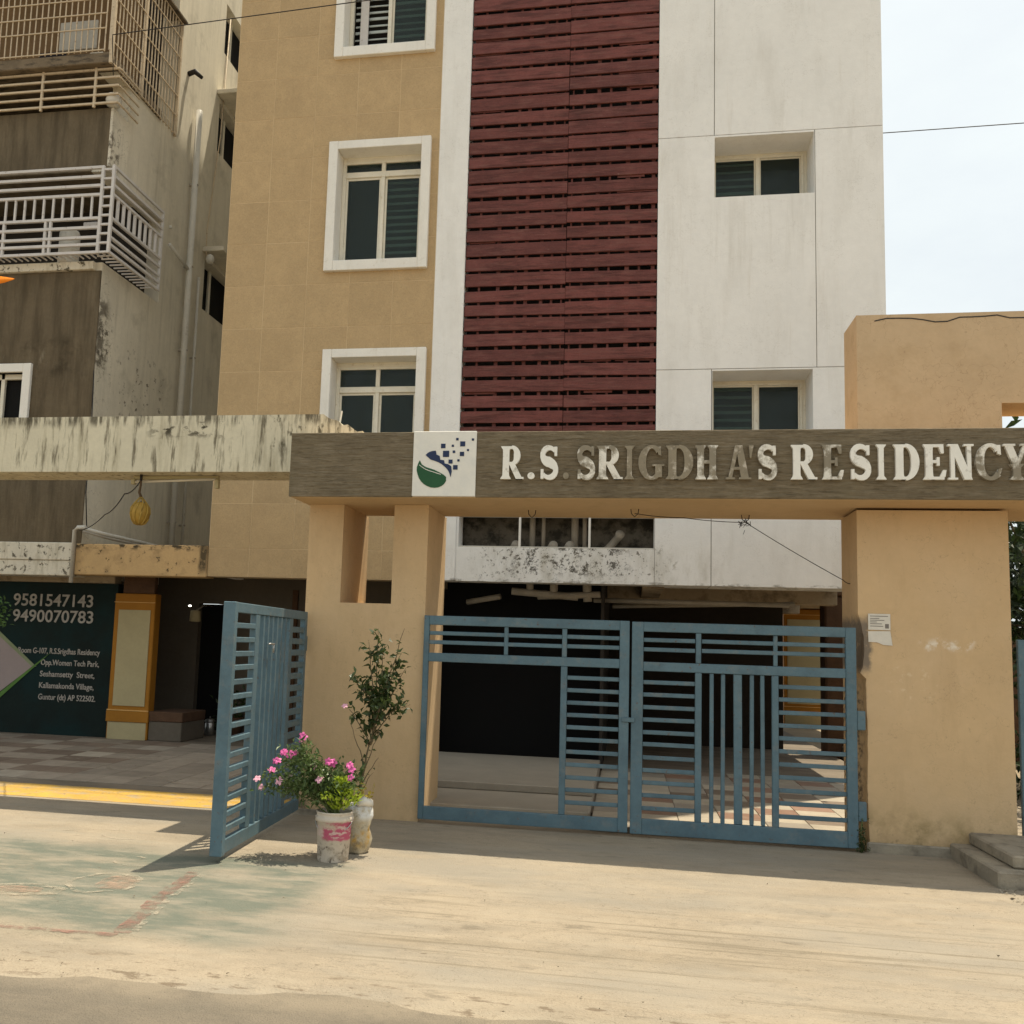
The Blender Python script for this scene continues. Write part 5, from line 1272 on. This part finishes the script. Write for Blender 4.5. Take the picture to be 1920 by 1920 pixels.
part('tube', MB().tube([(-5.02,9.05,3.165),(-4.13,9.05,3.195)], .013, 8), m_tube, tl, True)
part('batten', MB().cbox(-5.04,-4.10,9.055,9.085,3.196,3.232,.004), m_panel_cream, tl)
part('end_holder', MB().cbox(-4.13,-4.09,9.03,9.08,3.10,3.195,.005), m_panel_cream, tl); part('end_holder', MB().cbox(-5.05,-5.01,9.03,9.08,3.14,3.195,.005), m_panel_cream, tl)
def cable(name, pts, r_, label, mt=m_wire, smooth_n=14, sag=0.):
    P_ = []
    for a, b_ in zip(pts[:-1], pts[1:]):
        for i in range(smooth_n):
            t = i/smooth_n; p = Vector(a).lerp(Vector(b_), t); p.z -= sag*4*t*(1-t); P_.append(p)
    P_.append(Vector(pts[-1])); return single(name, MB().tube(P_, r_, 6), mt, label, 'cable', tuple(pts[0]), smooth=True)
cable('cable', [(-7.7, 12.42, 9.95), (-7.0, 11.2, 9.72), (14, 11.2, 10.75)], .007, 'thin overhead cable crossing the top of the tan tiled wall', sag=.02)
cable('cable', [(3.17, 20, 12.37), (26, 20, 12.75)], .010, 'thin overhead cable against the sky right of the block', sag=.03)
cable('cable', [(.06, 8.93, 2.862), (.5, 9.0, 2.835), (1.08, 9.25, 2.83), (1.90, 9.05, 2.29), (1.955, 9.02, 2.26)], .0035, 'black wire drooping from the beam hooks to the right pillar', sag=.01)
cable('cable', [(-4.92, 9.0, 3.18), (-5.15, 9.1, 3.05), (-6.0, 10.2, 2.98), (-7.68, 12.42, 3.05)], .006, 'wire from the gourd hook to the conduit on the old block', sag=.04)
random.seed(2); mb = MB()
for k in range(22):
    p = Vector((1.08, 9.25, 2.83)) + Vector((random.gauss(0,.018), random.gauss(0,.018), random.gauss(0,.02))); q = p + rand_dir(0)*.05; mb.tube([p, q], .003, 4)
single('wire_knot', mb, m_wire, 'tangled knot of wire under the lettered beam', 'wire', (1.08, 9.25, 2.83))
fl = thing('flag', 'orange cloth pennant tip at the left frame edge', 'flag', (-9.0, 10.0, 3.8))
mb = MB(); n_ = 12; prev = None
for i in range(n_+1):
    t = i/n_; x = -8.95+1.64*t; hgt = .42*(1-t)**.8+.012; y = 10.0+.04*math.sin(t*9); zc = 5.83-.02*t
    cur = [(x, y, zc-hgt/2), (x, y, zc+hgt/2), (x, y+.004, zc+hgt/2), (x, y+.004, zc-hgt/2)]
    if prev:
        b0 = len(mb.v); mb.v += prev+cur
        for a in range(4): mb.f.append((b0+a, b0+(a+1) % 4, b0+4+(a+1) % 4, b0+4+a))
    prev = cur
part('cloth', mb, m_flag, fl, True)
part('pole', MB().tube([(-9.0,9.32,3.81),(-9.0,10.0,5.2),(-8.97,10.0,6.15)], .015, 8), m_pipe_dark, fl, True)

# small lamp and clutter in the dim left bay
wlamp = thing('wall_lamp', 'small lit lamp beside the ochre column in the dim bay', 'lamp', (-6.72, 14.0, 2.0))
part('bulb', MB().lathe([(.004,2.066),(.022,2.07),(.026,2.082),(.016,2.092),(.004,2.096)], -6.78, 14.2, 14), m_bulb, wlamp, True)
part('lamp_shade', MB().lathe([(.05,1.83),(.09,1.84),(.075,2.0),(.05,2.01)], -6.68, 14.2, 16, cap=True), m_shade, wlamp, True)
part('bracket', MB().tube([(-6.68,14.2,2.0),(-6.68,14.5,2.1),(-6.68,14.9,2.1)], .012, 6), m_pipe_dark, wlamp, True)
sp = thing('steel_pot', 'small steel pot on the floor of the dim left bay', 'pot', (-6.35, 14.25, .085))
part('pot', MB().lathe([(.06,.09),(.075,.10),(.075,.27),(.06,.29),(.085,.30),(.085,.31)], -6.35, 14.25, 18), m_steel, sp, True)
part('lid', MB().lathe([(.084,.312),(.06,.335),(.012,.345),(.012,.37),(.004,.375)], -6.35, 14.25, 16), m_steel, sp, True)
random.seed(66)
dp = thing('potted_plant', 'dim houseplant standing behind the steel pot', 'potted plant', (-6.05, 14.5, .085))
part('pot', MB().lathe([(.10,.09),(.14,.34),(.15,.36),(.13,.36)], -6.05, 14.5, 18), m_brick, dp, True)
mb = MB()
for k in range(160):
    p = Vector((-6.05+random.gauss(0,.16), 14.5+random.gauss(0,.12), .5+random.gauss(0,.16))); mb.leaf(p, rand_dir(.4), rand_dir(.6), .12, .05)
f_ = part('foliage', mb, m_leaf_dark, dp); f_['kind'] = 'stuff'
part('stem', MB().tube([(-6.05,14.5,.3),(-6.05,14.5,.7)], .012, 6), m_stem, dp, True)

# ------------------------------------------------------------------ trees and back wall
def tree(label, x, y, h, cz, rx, rz, n_leaf, seed, size=.12, mt=m_leaf_tree, trunk_r=.10):
    random.seed(seed); t = thing('tree', label, 'tree', (x, y, 0)); mb = MB(); lv = MB()
    tip = Vector((x+random.uniform(-.2,.2), y, cz)); mb.tube([(x,y,-.05),(x+.05,y,h*.25),tuple(tip)], [trunk_r,trunk_r*.8,trunk_r*.4], 8)
    clumps = []
    for k in range(16):
        c = Vector((x+random.gauss(0,rx*.55), y+random.gauss(0,rx*.5), cz+random.gauss(0,rz*.5))); clumps.append(c); mb.tube([tuple(Vector((x,y,h*.3)).lerp(tip, random.random())), tuple(c)], [trunk_r*.35,trunk_r*.1], 5)
    for k in range(n_leaf):
        c = random.choice(clumps); p = c+Vector((random.gauss(0,rx*.22),random.gauss(0,rx*.22),random.gauss(0,rz*.20))); lv.leaf(p, rand_dir(0), rand_dir(.7), size*random.uniform(.6,1.3), size*.45)
    part('trunk', mb, m_stem, t, True); c = part('crown', lv, mt, t); c['kind'] = 'stuff'; return t
tree('dark leafy tree seen through the right portal', 5.6, 13.6, 4.2, 2.6, 1.9, 1.9, 9000, 5, .16)
tree('small bright leafed tree at the left edge before the mural', -8.36, 11.0, 2.4, 1.95, .36, .50, 1500, 6, .07, mt=mat('bright_leaf', (.07,.14,.035), .45, .3, 8, 0, coord='O'), trunk_r=.035)
cw = thing('compound_wall', 'boundary wall closing the side passage at the back right', 'wall', (6.5, 20, 0))
part('wall', MB().cbox(6.4, 6.6, 9.4, 31.8, -.02, 2.2, .02), m_brick, cw)
part('wall', MB().cbox(2.0, 6.6, 31.81, 32.0, -.02, 1.9, .02), m_cream, cw)
bp_ = thing('brick_pillar', 'rough dark brown pillar in the side passage behind the right gate', 'pillar', (3.4, 16.7, 0))
part('shaft', MB().cbox(3.17, 3.72, 16.5, 16.95, -.02, 2.60, .03), m_brick, bp_)
part('cap', MB().cbox(3.13, 3.76, 16.46, 16.99, 2.601, 2.70, .02), m_brick, bp_)
part('foot', MB().cbox(3.40, 3.80, 16.30, 16.49, -.02, .22, .03), m_stone, bp_)
print('objects', len(bpy.data.objects))
